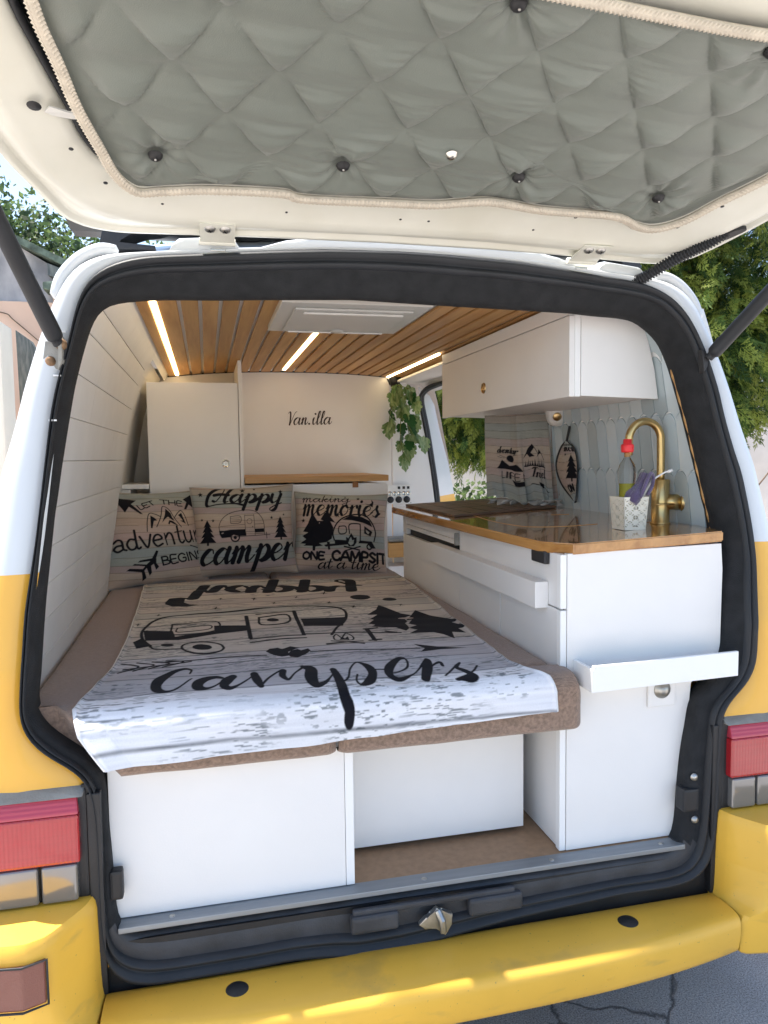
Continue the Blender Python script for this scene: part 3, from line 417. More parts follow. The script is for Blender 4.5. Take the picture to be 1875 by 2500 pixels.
# raised mouldings either side of the striker
for x0, x1 in ((-.185, -.085), (.065, .185)):
    box('latch_cover', (x0, -.030, .428), (x1, -.008, .466), sp, MT['sillplastic'], .009, 3)
box('latch_cover_top', (-.18, -.022, .462), (.17, -.010, .476), sp, MT['sillplastic'], .005, 3)
bm = bmesh.new(); add_prism(bm, [(-.045, -.018, .430), (-.030, -.018, .444), (-.018, -.018, .446), (-.006, -.018, .462), (.006, -.018, .450), (.028, -.018, .444), (.026, -.018, .420), (.012, -.018, .398), (-.006, -.018, .420), (-.030, -.018, .418)], (0, -.012, 0), .003)
add_tube(bm, [(-.004, -.030, .455), (.002, -.042, .440), (.004, -.040, .415)], .007, 8)
autosmooth(bm_obj('latch_striker', bm, sp, MT['steel']))
for (x, z) in ((.600, .655), (.604, .555)):
    lathe('trim_bolt', [(0, .006), (.006, .006), (.009, 0)], (x + .012, .0, z), van, MT['steel'], (0, -1, 0), 12)
box('side_catch', (.585, -.004, .575), (.625, .03, .628), van, MT['blackplastic'], .006)
box('side_catch', (-.640, .0, .555), (-.616, .024, .612), van, MT['blackplastic'], .006)

# bumper: centre beam from stations, then the two raised ends
def station(x):
    k = 1 - .32 * (abs(x) / .66) ** 3
    yf = -.157 * k - .004
    return [(x, .01, .366), (x, -.004, .378), (x, -.012, .383), (x, -.05, .389), (x, -.085, .3895), (x, yf + .024, .3885), (x, yf + .012, .387), (x, yf + .005, .383), (x, yf + .001, .376), (x, yf, .364), (x, yf, .345), (x, yf + .004, .318), (x, yf + .009, .306), (x, yf + .018, .300), (x, yf + .05, .297), (x, .02, .296)]
bst = [station(x) for x in np.linspace(-.652, .652, 41)]
bumper = loft('bumper', bst, van, MT['yellow'])
for x in (-.412, .408): lathe('rubber_cap', [(0, .0035), (.019, .003), (.0225, 0)], (x, -.068, .3885), bumper, MT['blackplastic'], (0, 0, 1), 24)
lathe('bumper_plug', [(0, .002), (.010, .002), (.012, 0)], (.315, -.153, .345), bumper, MT['yellow'], (0, -1, 0), 18)
for s in (-1, 1):
    bm = bmesh.new()
    pl = [(s * .655, .00, 0), (s * .668, -.048, 0), (s * .722, -.128, 0), (s * .760, -.146, 0), (s * .885, -.126, 0), (s * .94, -.06, 0), (s * .955, .06, 0), (s * .955, .55, 0), (s * .88, .55, 0), (s * .88, .01, 0)]
    if s < 0: pl = pl[::-1]
    def sc_(p, z, g_): 
        c = Vector((s * .80, .0, 0)); q = (Vector(p) - c); return (c.x + q.x * g_, c.y + q.y * g_, z)
    lowp = [(s * .654, .00, 0), (s * .654, -.060, 0), (s * .654, -.113, 0), (s * .74, -.128, 0), (s * .885, -.112, 0), (s * .94, -.06, 0), (s * .955, .06, 0), (s * .955, .55, 0), (s * .88, .55, 0), (s * .88, .01, 0)]
    if s < 0: lowp = lowp[::-1]
    def chai(P_):
        for _ in range(2):
            Q_ = [P_[0]]
            for a, b_ in zip(P_[:-1], P_[1:]): Q_ += [tuple(.86 * u_ + .14 * w_ for u_, w_ in zip(a, b_)), tuple(.14 * u_ + .86 * w_ for u_, w_ in zip(a, b_))]
            P_ = Q_ + [P_[-1]]
        return P_
    lowp = chai(lowp); pl = chai(pl)
    Ls = []
    for z, g_, t_ in ((.298, .95, 0), (.304, .985, 0), (.33, 1.0, 0), (.372, 1.0, 0.0), (.386, 1.0, .12), (.392, 1.0, .38), (.402, 1.0, .62), (.425, 1.0, .84), (.468, 1.0, .97), (.472, .997, .98), (.476, 1.0, 1), (.558, .99, 1), (.572, .972, 1), (.580, .94, 1)):
        Ls.append([sc_([a * (1 - t_) + b_ * t_ for a, b_ in zip(p, q)], z, g_) for p, q in zip(lowp, pl)])
    V = [v for L_ in Ls for v in L_]; n = len(pl); bmv = [bm.verts.new(v) for v in V]
    for j in range(len(Ls) - 1):
        for i in range(n): bm.faces.new((bmv[j * n + i], bmv[j * n + (i + 1) % n], bmv[(j + 1) * n + (i + 1) % n], bmv[(j + 1) * n + i]))
    bm.faces.new(bmv[-n:]); bm.faces.new(bmv[:n][::-1])
    be = autosmooth(bm_obj('bumper_end', bm, van, MT['yellow']), 24)
    prism('reflector', [(s * .728, -.1375, .474), (s * .762, -.1510, .474), (s * .872, -.1340, .474), (s * .872, -.120, .474), (s * .728, -.120, .474)], (0, 0, .074), be, MT['refl'], .003)
    tube('reflector_rim', [(s * .725, -.1375, .472), (s * .762, -.1520, .472), (s * .875, -.1350, .472), (s * .875, -.1350, .550), (s * .762, -.1520, .550), (s * .725, -.1375, .550)], .0022, be, MT['blackplastic'], 5, closed=True)
    # tail light: housing, red lens, clear lenses
    hs = box('tail_light', (s * .672, -.014, .578), (s * .905, .05, .785), van, MT['blackplastic'], .006)
    prism('housing_top', [(s * .676, -.030, .777), (s * .905, -.030, .777), (s * .905, .02, .812), (s * .676, .02, .800)], (0, .02, 0), hs, MT['greyplastic'], .002)
    box('housing_side', (s * .664, -.010, .580), (s * .6815, .045, .792), hs, MT['blackplastic'], .002)
    box('red_lens', (s * .684, -.032, .655), (s * .895, .02, .745), hs, MT['red'], .006, 3)
    prism('upper_lens', [(s * .684, -.0318, .7455), (s * .895, -.0318, .7455), (s * .895, -.018, .776), (s * .688, -.018, .774)], (0, .03, 0), hs, MT['redpink'], .004)
    box('reversing_lens', (s * .690, -.030, .583), (s * .752, .02, .652), hs, MT['clear'], .006, 3)
    box('indicator_lens', (s * .757, -.030, .583), (s * .895, .02, .652), hs, MT['clear'], .006, 3)
    # black strip standing in for the shaded gap between opening and tail light
    box('seam_shade_strip', (s * .648, -.0165, .385), (s * .672, .03, .775), van, MT['blackplastic'], .002)
    # wheels
    for y in (.75, 3.1):
        bm = bmesh.new(); add_lathe(bm, [(.20, -.09), (.31, -.10), (.335, -.07), (.335, .07), (.31, .10), (.20, .09)], (s * .76, y, .335), (1, 0, 0), 32)
        w = bm_obj('wheel', bm, van, MT['rubber'])
        lathe('rim', [(.0, .06), (.06, .07), (.12, .03), (.19, .06), (.21, .085)], (s * .76, y, .335), w, MT['steel'], (s, 0, 0), 24)
tube('tow_hook', catmull([(.455, -.02, .31), (.458, -.03, .272), (.480, -.035, .252), (.503, -.03, .272), (.506, -.02, .31)], 6), .006, van, MT['blackplastic'], 8)
box('floor_pan', (-.86, .02, .26), (.86, 3.8, .30), van, MT['blackplastic'])
box('cab_floor', (-.8, 2.4, .45), (.8, 3.8, .47), van, MT['blackplastic'])

# ------------------------------------------------------------------ inside shell
box('floor', (-.80, .034, .470), (.74, 2.16, .4998), van, MT['floorply'])
prof = [(.50, -.80), (.62, -.80), (.76, -.80), (.88, -.797), (.97, -.788), (1.05, -.780), (1.13, -.768), (1.21, -.756), (1.29, -.744), (1.385, -.727), (1.475, -.711), (1.565, -.693), (1.65, -.668), (1.705, -.645), (1.75, -.612)]
def plank(z0, x0, z1, x1, ya, yb):
    a = Vector((x0, 0, z0)); b_ = Vector((x1, 0, z1)); d = (b_ - a).normalized(); n = Vector((d.z, 0, -d.x));  # towards the inside (+x)
    if n.x < 0: n = -n
    g_ = .0006; a += d * g_; b_ -= d * g_; c = .0011
    pr = [a - n * .006, a + n * (-c), a + d * c, b_ - d * c, b_ - n * c, b_ - n * .006]
    ys = [ya + g_, yb - g_]
    V = [(p.x, y, p.z) for y in ys for p in pr]; k = len(pr)
    F = [(i, (i + 1) % k, k + (i + 1) % k, k + i) for i in range(k)] + [tuple(range(k))[::-1], tuple(range(k, 2 * k))]
    return V, F
random.seed(3)
for i in range(len(prof) - 1):
    z0, x0 = prof[i]; z1, x1 = prof[i + 1]
    if z1 < .86: continue
    js = {5: [.45], 6: [1.25], 7: [.30, 1.2], 8: [.6], 4: [.9], 9: [1.0], 10: [.5]}.get(i, [random.uniform(.3, 1.2)])
    ys = [.07 + lean(z0)] + js + [1.40]
    for ya, yb in zip(ys, ys[1:]):
        V, F = plank(z0, x0, z1, x1, ya, yb); from_pts('wall_plank', V, F, van, MT['wallplank'])
from_pts('wall_lining', [(x - .02, y if y > 1 else .085 + lean(z), z) for y in (.06, 2.3) for z, x in prof] , [(i, i + 1, len(prof) + i + 1, len(prof) + i) for i in range(len(prof) - 1)], van, MT['wallplank'])
def ceil_z(x): return 1.792 - .034 * (abs(x + .04) / .6) ** 2.4
# white coving between wall planks and the pine ceiling (left), and on the right above the door
cv = [(1.745, -.616), (1.765, -.600), (1.778, -.580), (1.783, -.560)]
P0 = []; 
loft('coving', [[(x, y, z) for z, x in cv] for y in (.20, .8, 1.5, 2.155)], van, MT['wallplank'])
loft('ceiling_lining', [[(x, y, ceil_z(x) + .012) for x in np.linspace(-.62, .66, 20)] for y in (.16, 2.16)], van, MT['lamedge'])  # pale backing stands in for sky light caught in the plank grooves
led_x = [-.556, -.078, .433]
edges = []; x = -.600
while x < .50: edges.append(x); x += .0523
for k, x in enumerate(edges):
    x1 = x + .0523; g0, g1 = x + .0050, x1 - .0050
    for lx in led_x:
        if abs(lx - x) < .02: g0 = lx + .0085
        if abs(lx - x1) < .026: g1 = lx - .0085
    if abs(led_x[2] - x) < .02: g0 = led_x[2] + .0070
    if g1 - g0 < .012: continue
    za, zb = ceil_z(g0), ceil_z(g1); n = 4; pr = [(g0, za + .008), (g0, za + .002), (g0 + .002, za), (g1 - .002, zb), (g1, zb + .002), (g1, zb + .008)]
    y0, y1 = .18, 2.155
    segs = [(y0, y1)]
    if g1 > -.235 and g0 < .142: segs = [(y0, .478), (.892, y1)]
    for (ya, yb) in segs:
        V = [(px, y, pz) for y in (ya, yb) for px, pz in pr]; kk = 6
        from_pts('ceiling_plank', V, [(i, (i + 1) % kk, kk + (i + 1) % kk, kk + i) for i in range(kk)] + [tuple(range(kk))[::-1], tuple(range(kk, 2 * kk))], van, MT['pine'])
for lx, ya, yb in ((led_x[0], .18, 2.12), (led_x[1], .90, 2.05), (led_x[2], 1.315, 2.14)):
    box('led_strip', (lx - .0062, ya, ceil_z(lx) - .0035), (lx + .0062, yb, ceil_z(lx) + .004), van, MT['led'], .001)
# roof hatch
hz = 1.786
hh = bmesh.new(); add_box(hh, (-.245, .47, hz - .012), (.152, .90, hz + .02), .004)
hatch = bm_obj('roof_hatch', hh, van, MT['hatch'])
box('hatch_cover', (-.205, .52, hz - .019), (.112, .862, hz - .0125), hatch, MT['hatch'], .005, 3)
box('hatch_rail', (-.18, .545, hz - .0245), (.09, .558, hz - .0195), hatch, MT['white'], .002)
box('hatch_rail', (-.19, .840, hz - .0235), (.10, .850, hz - .0195), hatch, MT['white'], .002)
lathe('hatch_latch', [(0, .006), (.018, .005), (.022, 0)], (-.045, .82, hz - .0195), hatch, MT['hatch'], (0, 0, -1), 20)
# bulkhead panel behind the seats with the lettering, arched top
bp_top = [(x, ceil_z(x) - .002) for x in np.linspace(-.285, .445, 16)]
bm = bmesh.new(); add_prism(bm, [(-.285, 2.15, .50)] + [(x, 2.15, z) for x, z in bp_top] + [(.455, 2.15, .50)], (0, .018, 0), .0015)
bulk = bm_obj('bulkhead_panel', bm, van, MT['lam'])
tube('ceiling_edge_cord', [(x, 2.146, ceil_z(x) + .001) for x in np.linspace(-.60, .43, 24)] + [(.448, 2.146, 1.735)], .004, van, MT['blackplastic'], 6)
box('bulkhead_panel', (-.79, 2.152, .5), (-.288, 2.168, 1.80), van, MT['lam'])
# right-hand wing of the bulkhead (white pillar panel, narrows upward) beside the side door
bm = bmesh.new(); add_prism(bm, [(.458, 2.158, .50), (.70, 2.158, .50), (.70, 2.158, .95), (.668, 2.158, 1.20), (.640, 2.158, 1.42), (.600, 2.158, 1.62), (.578, 2.158, 1.672), (.545, 2.158, 1.692), (.458, 2.158, 1.70)], (0, .015, 0), .002)
bm_obj('pillar_panel', bm, van, MT['lam'])
box('step_cover', (.40, 2.02, .50), (.70, 2.148, .86), van, MT['lam'], .002)
box('step_board', (.395, 2.0, .905), (.70, 2.148, .975), van, MT['oak'], .002)
box('step_shelf', (.40, 2.01, .98), (.70, 2.148, .992), van, MT['greyplastic'], .002)
# side door opening: rubber frame, jamb outside it, head panel
sp_ = catmull([(.700, 2.175, .95), (.694, 2.175, 1.16), (.668, 2.172, 1.35), (.640, 2.170, 1.52), (.612, 2.165, 1.66), (.612, 2.10, 1.705), (.628, 1.95, 1.722), (.640, 1.6, 1.728), (.640, 1.40, 1.728)], 8)
tube('door_seal', sp_, .014, van, MT['rubber'], 10)
tube('door_seal', [p + Vector((-.012, -.012, -.004)) for p in sp_], .008, van, MT['rubber'], 8)
ja = [(.700, 2.185, .45), (.700, 2.185, .95), (.695, 2.185, 1.16), (.670, 2.185, 1.35), (.642, 2.185, 1.52), (.614, 2.185, 1.66), (.606, 2.185, 1.70), (.60, 2.185, 1.735)]
jb = [(.905, 2.46, .45), (.905, 2.46, .95), (.885, 2.46, 1.15), (.846, 2.46, 1.35), (.800, 2.46, 1.52), (.770, 2.46, 1.66), (.745, 2.46, 1.71), (.70, 2.46, 1.75)]
loft('door_jamb', [ja, [tuple((p[k] * .45 + q[k] * .55) + (.004 if k == 1 else 0) for k in range(3)) for p, q in zip(ja, jb)], jb], van, MT['paint'])
hd = loft('door_head', [[(x, y, z) for x, z in ((.47, 1.772), (.52, 1.768), (.575, 1.757), (.605, 1.742), (.622, 1.725), (.66, 1.72))] for y in (1.2, 1.6, 2.0, 2.155)], van, MT['wallplank'])
box('door_head_rail', (.468, 1.3, 1.744), (.60, 2.15, 1.754), van, MT['wallplank'], .002)
# control panel
cp = box('control_panel', (.426, 2.138, 1.152), (.546, 2.150, 1.248), van, MT['white'], .002)
for i, x in enumerate((.437, .461, .485)):
    lathe('switch_ring', [(.0, .003), (.006, .003), (.0085, .0045), (.0105, .004), (.011, 0)], (x + .0 + i * 0, 2.138, 1.205), cp, MT['chrome'], (0, -1, 0), 18)
for x in (.509, .532): lathe('switch_ring', [(.0, .003), (.006, .003), (.0085, .0045), (.0105, .004), (.011, 0)], (x, 2.138, 1.205), cp, MT['chrome'], (0, -1, 0), 18)
for x in (.484, .508, .531): box('switch_label', (x - .0065, 2.1365, 1.226), (x + .0065, 2.1385, 1.239), cp, MT['blackplastic'], .001)
for x in (.440, .482, .523):
    lathe('power_socket', [(.0, .006), (.010, .007), (.014, .004), (.0165, .004), (.017, 0)], (x, 2.138, 1.174), cp, MT['blackplastic'], (0, -1, 0), 20)
for x in (.428, .544): lathe('panel_screw', [(0, .001), (.002, .001), (.003, 0)], (x, 2.138, 1.157), cp, MT['steel'], (0, -1, 0), 8)

# tiled wall on the right
wr = [(1.10, .742), (1.21, .733), (1.30, .722), (1.40, .711), (1.50, .698), (1.60, .680), (1.68, .657), (1.74, .63), (1.78, .60)]
def wall_x(z): return float(np.interp(z, [a for a, b_ in wr], [b_ for a, b_ in wr]))
loft('tile_backing', [[(wall_x(z) + .004, y if y > .2 else .085 + lean(z), z) for z, _ in wr] for y in (.11, .7, 1.47)], van, MT['grout'])
tw, th = .0560, .145; r_ = tw / 2
tile_me = {}
def tile_mesh(kind):
    g_ = .0016; xs = np.linspace(-(r_ - g_), r_ - g_, 13); top = [(x, math.sqrt(max(0, r_ ** 2 - x * x)) * 1.25 - g_) for x in xs]
    bot = [(x, -th + math.sqrt(max(0, r_ ** 2 - (r_ - abs(x)) ** 2)) * 1.25 + g_) for x in xs[::-1]]
    pts = top + [p for p in bot]; n = len(pts)
    V = [(0, a, b_) for a, b_ in pts] + [(.005, a, b_) for a, b_ in pts]
    me = bpy.data.meshes.new('wall_tile'); me.from_pydata(V, [], [tuple(range(n))] + [(i, (i + 1) % n, n + (i + 1) % n, n + i) for i in range(n)]); me.materials.append(MT[kind]); me.update(); return me
tms = [tile_mesh(k) for k in ('tileA', 'tileB', 'tileC')]
random.seed(11)
for row in range(5):
    z0 = 1.742 - row * th; 
    for c in range(25):
        y = .079 + c * tw + (r_ if row % 2 else 0)
        if y > 1.46 or y < .090 + lean(z0 - .05): continue
        zc_ = z0 - th / 2
        if row == 0 and False: continue
        xa, xb = wall_x(z0 + .02), wall_x(z0 - th); tilt = math.atan2(xb - xa, th + .02)
        o = bpy.data.objects.new('wall_tile', random.choice(tms)); C.objects.link(o); o.parent = van
        o.location = (wall_x(z0) - .0012, y - 1.5, z0); o.rotation_euler = (0, -tilt, 0)
        if row == 4 and z0 - th < 1.19: o.location.z = z0
# sliding door standing open along the right side
bm = bmesh.new(); pr = [(.895, 1.0, 0)]
dp = [(.36, .925), (.60, .938), (.95, .932), (1.12, .915), (1.25, .900), (1.45, .862), (1.544, .838), (1.60, .823), (1.658, .808), (1.70, .794), (1.742, .778)]
A = [[(x - .012, y, z) for z, x in dp] for y in (.395, .402)]; 
sld = loft('sliding_door', [[(x - .040, .22, z) for z, x in dp], [(x - .006, .215, z) for z, x in dp], [(x, .222, z) for z, x in dp], [(x, 1.42, z) for z, x in dp], [(x - .040, 1.43, z) for z, x in dp], [(x - .040, .22, z) for z, x in dp]], van, MT['paint'])
from_pts('door_edge_cap', [(x, y, z) for (z, x) in (dp[-1],) for x, y in ((.738, .22), (.778, .218), (.778, 1.42), (.738, 1.43))], [(0, 1, 2, 3)], sld, MT['paint'])
autosmooth(sld, 40)

# ------------------------------------------------------------------ the raised tailgate
TH = math.radians(15); GH = Vector((0, .14, 1.83)); GD = Vector((0, -math.cos(TH), math.sin(TH))); GN = Vector((0, -math.sin(TH), -math.cos(TH)))  # GN: towards the inside (down)
def GP(x, L, h=0.0): return Vector((x, 0, 0)) + GH + GD * L + GN * h
hl = sorted([p for p in GOUT if p[0] < -.5], key=lambda p: -p[1]); hr = [p for p in GOUT if p[0] > .48]; hm = [p for p in GOUT if -.5 > p[0] > 9 or (-.5 <= p[0] <= .48)]
outer = [(-.70, 1.12), (-.76, 1.08), (-.80, .95), (-.80, .62), (-.785, .40), (-.762, .28)] + [p for p in GOUT[:6]] + [(-.4, .010), (-.2954, .0137), (-.0702, .019), (.1735, .0158), (.3724, .006), (.4855, -.004), (.5400, -.008), (.5950, -.009), (.6380, .000), (.668, .026), (.6914, .070), (.7153, .1298), (.737, .1873)] + [(.762, .28), (.785, .40), (.80, .62), (.80, .95), (.76, 1.08), (.70, 1.12)]
inner = [(-.50, .628), (-.60, .618), (-.648, .58), (-.668, .50)] + [(x - .004, L) for x, L in GGLASS] + [(-.55, .166), (-.50, .160), (-.42, .168), (-.29, .172), (-.16, .168), (-.05, .167), (.06, .172), (.115, .176), (.22, .166), (.36, .160), (.45, .142), (.495, .138), (.545, .168), (.592, .25), (.622, .33), (.638, .46), (.622, .55), (.54, .595), (.46, .602), (.36, .602), (.28, .604), (.14, .610), (0, .618), (-.2, .626)]
def garc(poly):
    P = np.array(poly); cx_, cy_ = 0.0, .40; X = []
    n = len(P)
    for i in range(n):
        for t in np.linspace(0, 1, 16, endpoint=False): X.append(P[i] * (1 - t) + P[(i + 1) % n] * t)
    X = np.array(X); a = np.arctan2(X[:, 1] - cy_, X[:, 0] - cx_); r = np.hypot(X[:, 0] - cx_, X[:, 1] - cy_); o = np.argsort(a); a = a[o]; r = r[o]
    A_ = np.linspace(-PI, PI, 320, endpoint=False); R = np.interp(A_, np.r_[a[-1] - 2 * PI, a, a[0] + 2 * PI], np.r_[r[-1], r, r[0]])
    k = np.array([1, 2, 1.]) / 4; R = np.convolve(np.r_[R[-1:], R, R[:1]], k, 'valid'); return A_, R
A_, Ro = garc(outer); _, Ri = garc(inner)
def gloop(t, h, grow=0.0): return [GP(r * math.cos(a), .40 + r * math.sin(a), h) for a, r in zip(A_, Ro * (1 - t) + Ri * t + grow)]
gate = loft('tailgate', [gloop(0, -.05, -.03), gloop(0, -.030, .006), gloop(0, -.006, .010), gloop(0, .000, .006), gloop(0, .001, -.006), gloop(0, -.006, -.009), gloop(0, -.006, -.016), gloop(.20, .004), gloop(.34, .012), gloop(.46, .006), gloop(.60, .000), gloop(.86, -.006), gloop(.97, -.010), gloop(1, -.016), gloop(1, -.05, -.002)], van, MT['cream'], closed=True)
sk = loft('outer_skin', [gloop(0, -.05, -.03), gloop(.35, -.085), gloop(1, -.095)], gate, MT['paint'], closed=True)
wg = from_pts('rear_window', [GP(r * math.cos(a), .40 + r * math.sin(a), -.045) for a, r in zip(A_, Ri + .03)], [tuple(range(320))], gate, MT['glass'])
from_pts('rear_window_outer', [GP(r * math.cos(a), .40 + r * math.sin(a), -.097) for a, r in zip(A_, Ri + .01)], [tuple(range(320))[::-1]], gate, MT['glass'])
tube('window_rubber', [GP(r * math.cos(a), .40 + r * math.sin(a), -.02) for a, r in zip(A_, Ri - .006)], .007, gate, MT['rubber'], 6, closed=True)
# quilt boundary
qb = catmull([(x, L, 0) for x, L in ([(-.40, .668), (-.55, .664), (-.628, .62)] + GROPE + [(.632, .42), (.648, .52), (.630, .60), (.56, .63), (.47, .636)] + GROPET[::-1] + [(0, .655), (-.2, .664)])], 6, closed=True)
qb = [(p.x, p.y) for p in qb]
qa = np.array(qb); cq = np.array((0.0, .40))
aa = np.arctan2(qa[:, 1] - cq[1], qa[:, 0] - cq[0]); rr_ = np.hypot(qa[:, 0] - cq[0], qa[:, 1] - cq[1]); o_ = np.argsort(aa); aa = aa[o_]; rr_ = rr_[o_]
nx_, ny_ = 560, 240
th_ = np.linspace(-PI, PI, nx_ + 1); R_ = np.interp(th_, np.r_[aa[-1] - 2 * PI, aa, aa[0] + 2 * PI], np.r_[rr_[-1], rr_, rr_[0]])
tt = np.linspace(0, 1, ny_)[:, None]
QX = cq[0] + R_[None, :] * np.cos(th_)[None, :] * tt; QL = cq[1] + R_[None, :] * np.sin(th_)[None, :] * tt
SCR = [(-.5072, .2486), (-.1922, .2596), (.1344, .2657), (.4417, .2372), (-.0155, .6214), (-.42, .62), (.40, .60)]
def quilt_h(X, Ls):
    # rotated so the seams run as in the photo; wobble breaks the regularity
    wx = (vnoise(X * 5, Ls * 5, 3) - .5) * .030; wy = (vnoise(X * 5 + 9, Ls * 5, 8) - .5) * .030
    u = (X + .106 + wx * .5) / .1455; v = (Ls - .553 + wy * .5) / .190
    a = np.abs(np.sin(PI * (u + v))); b = np.abs(np.sin(PI * (u - v)))
    puff = np.power(np.clip(a * b, 0, 1), .50)
    # each cell sags towards the low side, so seams read as crisp steps
    fu = (u + v) - np.floor(u + v); fv = (v - u) - np.floor(v - u)
    w_ = (fu + fv) / 2; st_ = np.clip((.46 - w_) / .26, 0, 1); st_ = st_ * st_ * (3 - 2 * st_)
    h = .0075 * puff + .0165 * st_ * puff ** .6
    band = np.exp(-((w_ - .33) / .20) ** 2) * puff ** .5
    h += (vnoise(X * 7 + 2, Ls * 80 + X * 6 + 3 * vnoise(X * 3, Ls * 3, 2), 61, 2) - .5) * .0075 * band
    # sagging creases that run across the gate
    cr1 = vnoise(X * 2.2 + 3, Ls * 22 + X * 3.0, 21, 3) - .5; cr2 = vnoise(X * 4.5, Ls * 46 - X * 5, 33, 2) - .5
    h += .0210 * cr1 * (.35 + .65 * vnoise(X * 4, Ls * 5, 5)) * (1 - .3 * puff) + .0035 * cr2 * (1 - puff)
    h += .010 * (vnoise(X * 3, Ls * 3, 12, 2) - .5)
    for sx, sl in SCR:
        d = np.hypot(X - sx, (Ls - sl)); an = np.arctan2(Ls - sl, X - sx)
        h -= .016 * np.exp(-(d / .020) ** 2) ; h += .0030 * np.sin(an * 9 + sx * 20) * np.exp(-((d - .035) / .028) ** 2)
    return h
QH = quilt_h(QX, QL) * np.minimum(1, (1 - tt) / .09 + .05) + .004
Pq = np.stack([QX, GH.y + GD.y * QL + GN.y * QH, GH.z + GD.z * QL + GN.z * QH], -1)
quilt = grid_mesh('quilted_cover', Pq, gate, MT['quilt'])
# braided edging: herringbone stitches along the border
bm = bmesh.new(); pts = [GP(x, L, .016) for x, L in qb]
add_tube(bm, pts, .0080, 6, closed=True); braid = bm_obj('braided_edging', bm, gate, MT['rope'])
dist = [0.0]
for i in range(len(pts)): dist.append(dist[-1] + (pts[(i + 1) % len(pts)] - pts[i]).length)
tot = dist[-1]; bm = bmesh.new(); s_ = 0.0; i = 0
while s_ < tot - .004:
    while dist[i + 1] < s_: i += 1
    p = pts[i].lerp(pts[(i + 1) % len(pts)], (s_ - dist[i]) / max(1e-6, dist[i + 1] - dist[i])); t = (pts[(i + 1) % len(pts)] - pts[i]).normalized(); w = t.cross(GN).normalized()
    for sg in (-1, 1):
        a = p + GN * .0065; b_ = p + w * sg * .0085 - t * .0065 + GN * .0035
        d = (b_ - a).normalized(); n_ = d.cross(GN).normalized() * .0026
        v = [bm.verts.new(q) for q in (a - n_, a + n_, b_ + n_, b_ - n_, (a + b_) / 2 + GN * .003)]
        for f in ((0, 1, 4), (1, 2, 4), (2, 3, 4), (3, 0, 4)): bm.faces.new([v[k] for k in f])
    s_ += .0072
o = bm_obj('braid_stitching', bm, braid.parent, MT['rope']); o['kind'] = 'stuff'
for i, (sx, sl) in enumerate(SCR):
    s1 = lathe('cover_screw', [(0, .0045), (.005, .0045), (.0080, .0030), (.0105, .0005), (.0125, -.004)], GP(sx, sl, .008), gate, MT['blackplastic'], GN, 16)
    lathe('screw_tip', [(0, .0025), (.0018, .002), (.0022, 0)], GP(sx, sl, .0125), gate, MT['steel'], GN, 8)
lathe('silver_stud', [(0, .004), (.006, .003), (.0085, 0), (.011, -.004)], GP(-.0174, .3294, .022), gate, MT['chrome'], GN, 16)
for k, (x, L) in enumerate(GHOLES):
    w = .010 if k == 0 else .0026 if k in (4, 5, 6, 7, 8) else .0038
    lathe('panel_hole', [(0, .0004), (.9, .0003), (1, 0)] if False else [(0, .0006), (1.0 * w, .0006), (1.05 * w, 0)], GP(x, L, .0075 if k not in (4, 5, 6, 7, 8) else .0128), gate, MT['blackplastic'], GN, 14).scale = (1, 1, 1)
# plastic clip over the glass strip
bm = bmesh.new(); add_prism(bm, [GP(-.662, .333, .004), GP(-.652, .346, .004), GP(-.625, .343, .010), GP(-.614, .348, .012), GP(-.610, .334, .012), GP(-.622, .330, .010), GP(-.65, .326, .004)], GN * .003, .001)
bm_obj('clear_clip', bm, gate, MT['hatch'])
# hinge plates
for hx in (-.405, .404):
    L0 = .0
    bm = bmesh.new(); add_prism(bm, [GP(hx - .034, .068, .010), GP(hx + .034, .068, .010), GP(hx + .034, .02, .006), GP(hx + .034, -.004, .006), GP(hx - .034, -.004, .006), GP(hx - .034, .02, .006)], GN * .003, .001)
    add_prism(bm, [(hx - .034, .166, 1.822), (hx - .034, .158, 1.798), (hx + .034, .158, 1.798), (hx + .034, .166, 1.822)], (0, -.004, 0), .001)
    add_tube(bm, [(hx - .036, .148, 1.823), (hx + .036, .148, 1.823)], .007, 10)
    hg = autosmooth(bm_obj('hinge', bm, gate, MT['cream']))
    for dx in (-.0145, .0145):
        lathe('hinge_screw', [(0, .0050), (.005, .0048), (.0095, .0030), (.0105, .001), (.0112, 0)], GP(hx + dx, .050, .0125), gate, MT['steel'], GN, 18)
        bm = bmesh.new()
        for a in (.4, .4 + PI / 2):
            d = Vector((math.cos(a), 0, 0)) + GD * math.sin(a); e = d.cross(GN).normalized()
            c0 = GP(hx + dx, .050, .0178); bm.faces.new([bm.verts.new(c0 + q) for q in (d * .0055 + e * .0012, d * .0055 - e * .0012, -d * .0055 - e * .0012, -d * .0055 + e * .0012)])
        bm_obj('screw_cross', bm, gate, MT['blackplastic'])
    box('torn_foil', (hx - .014, .150, 1.806), (hx + .016, .156, 1.812), gate, MT['chrome'], .001)
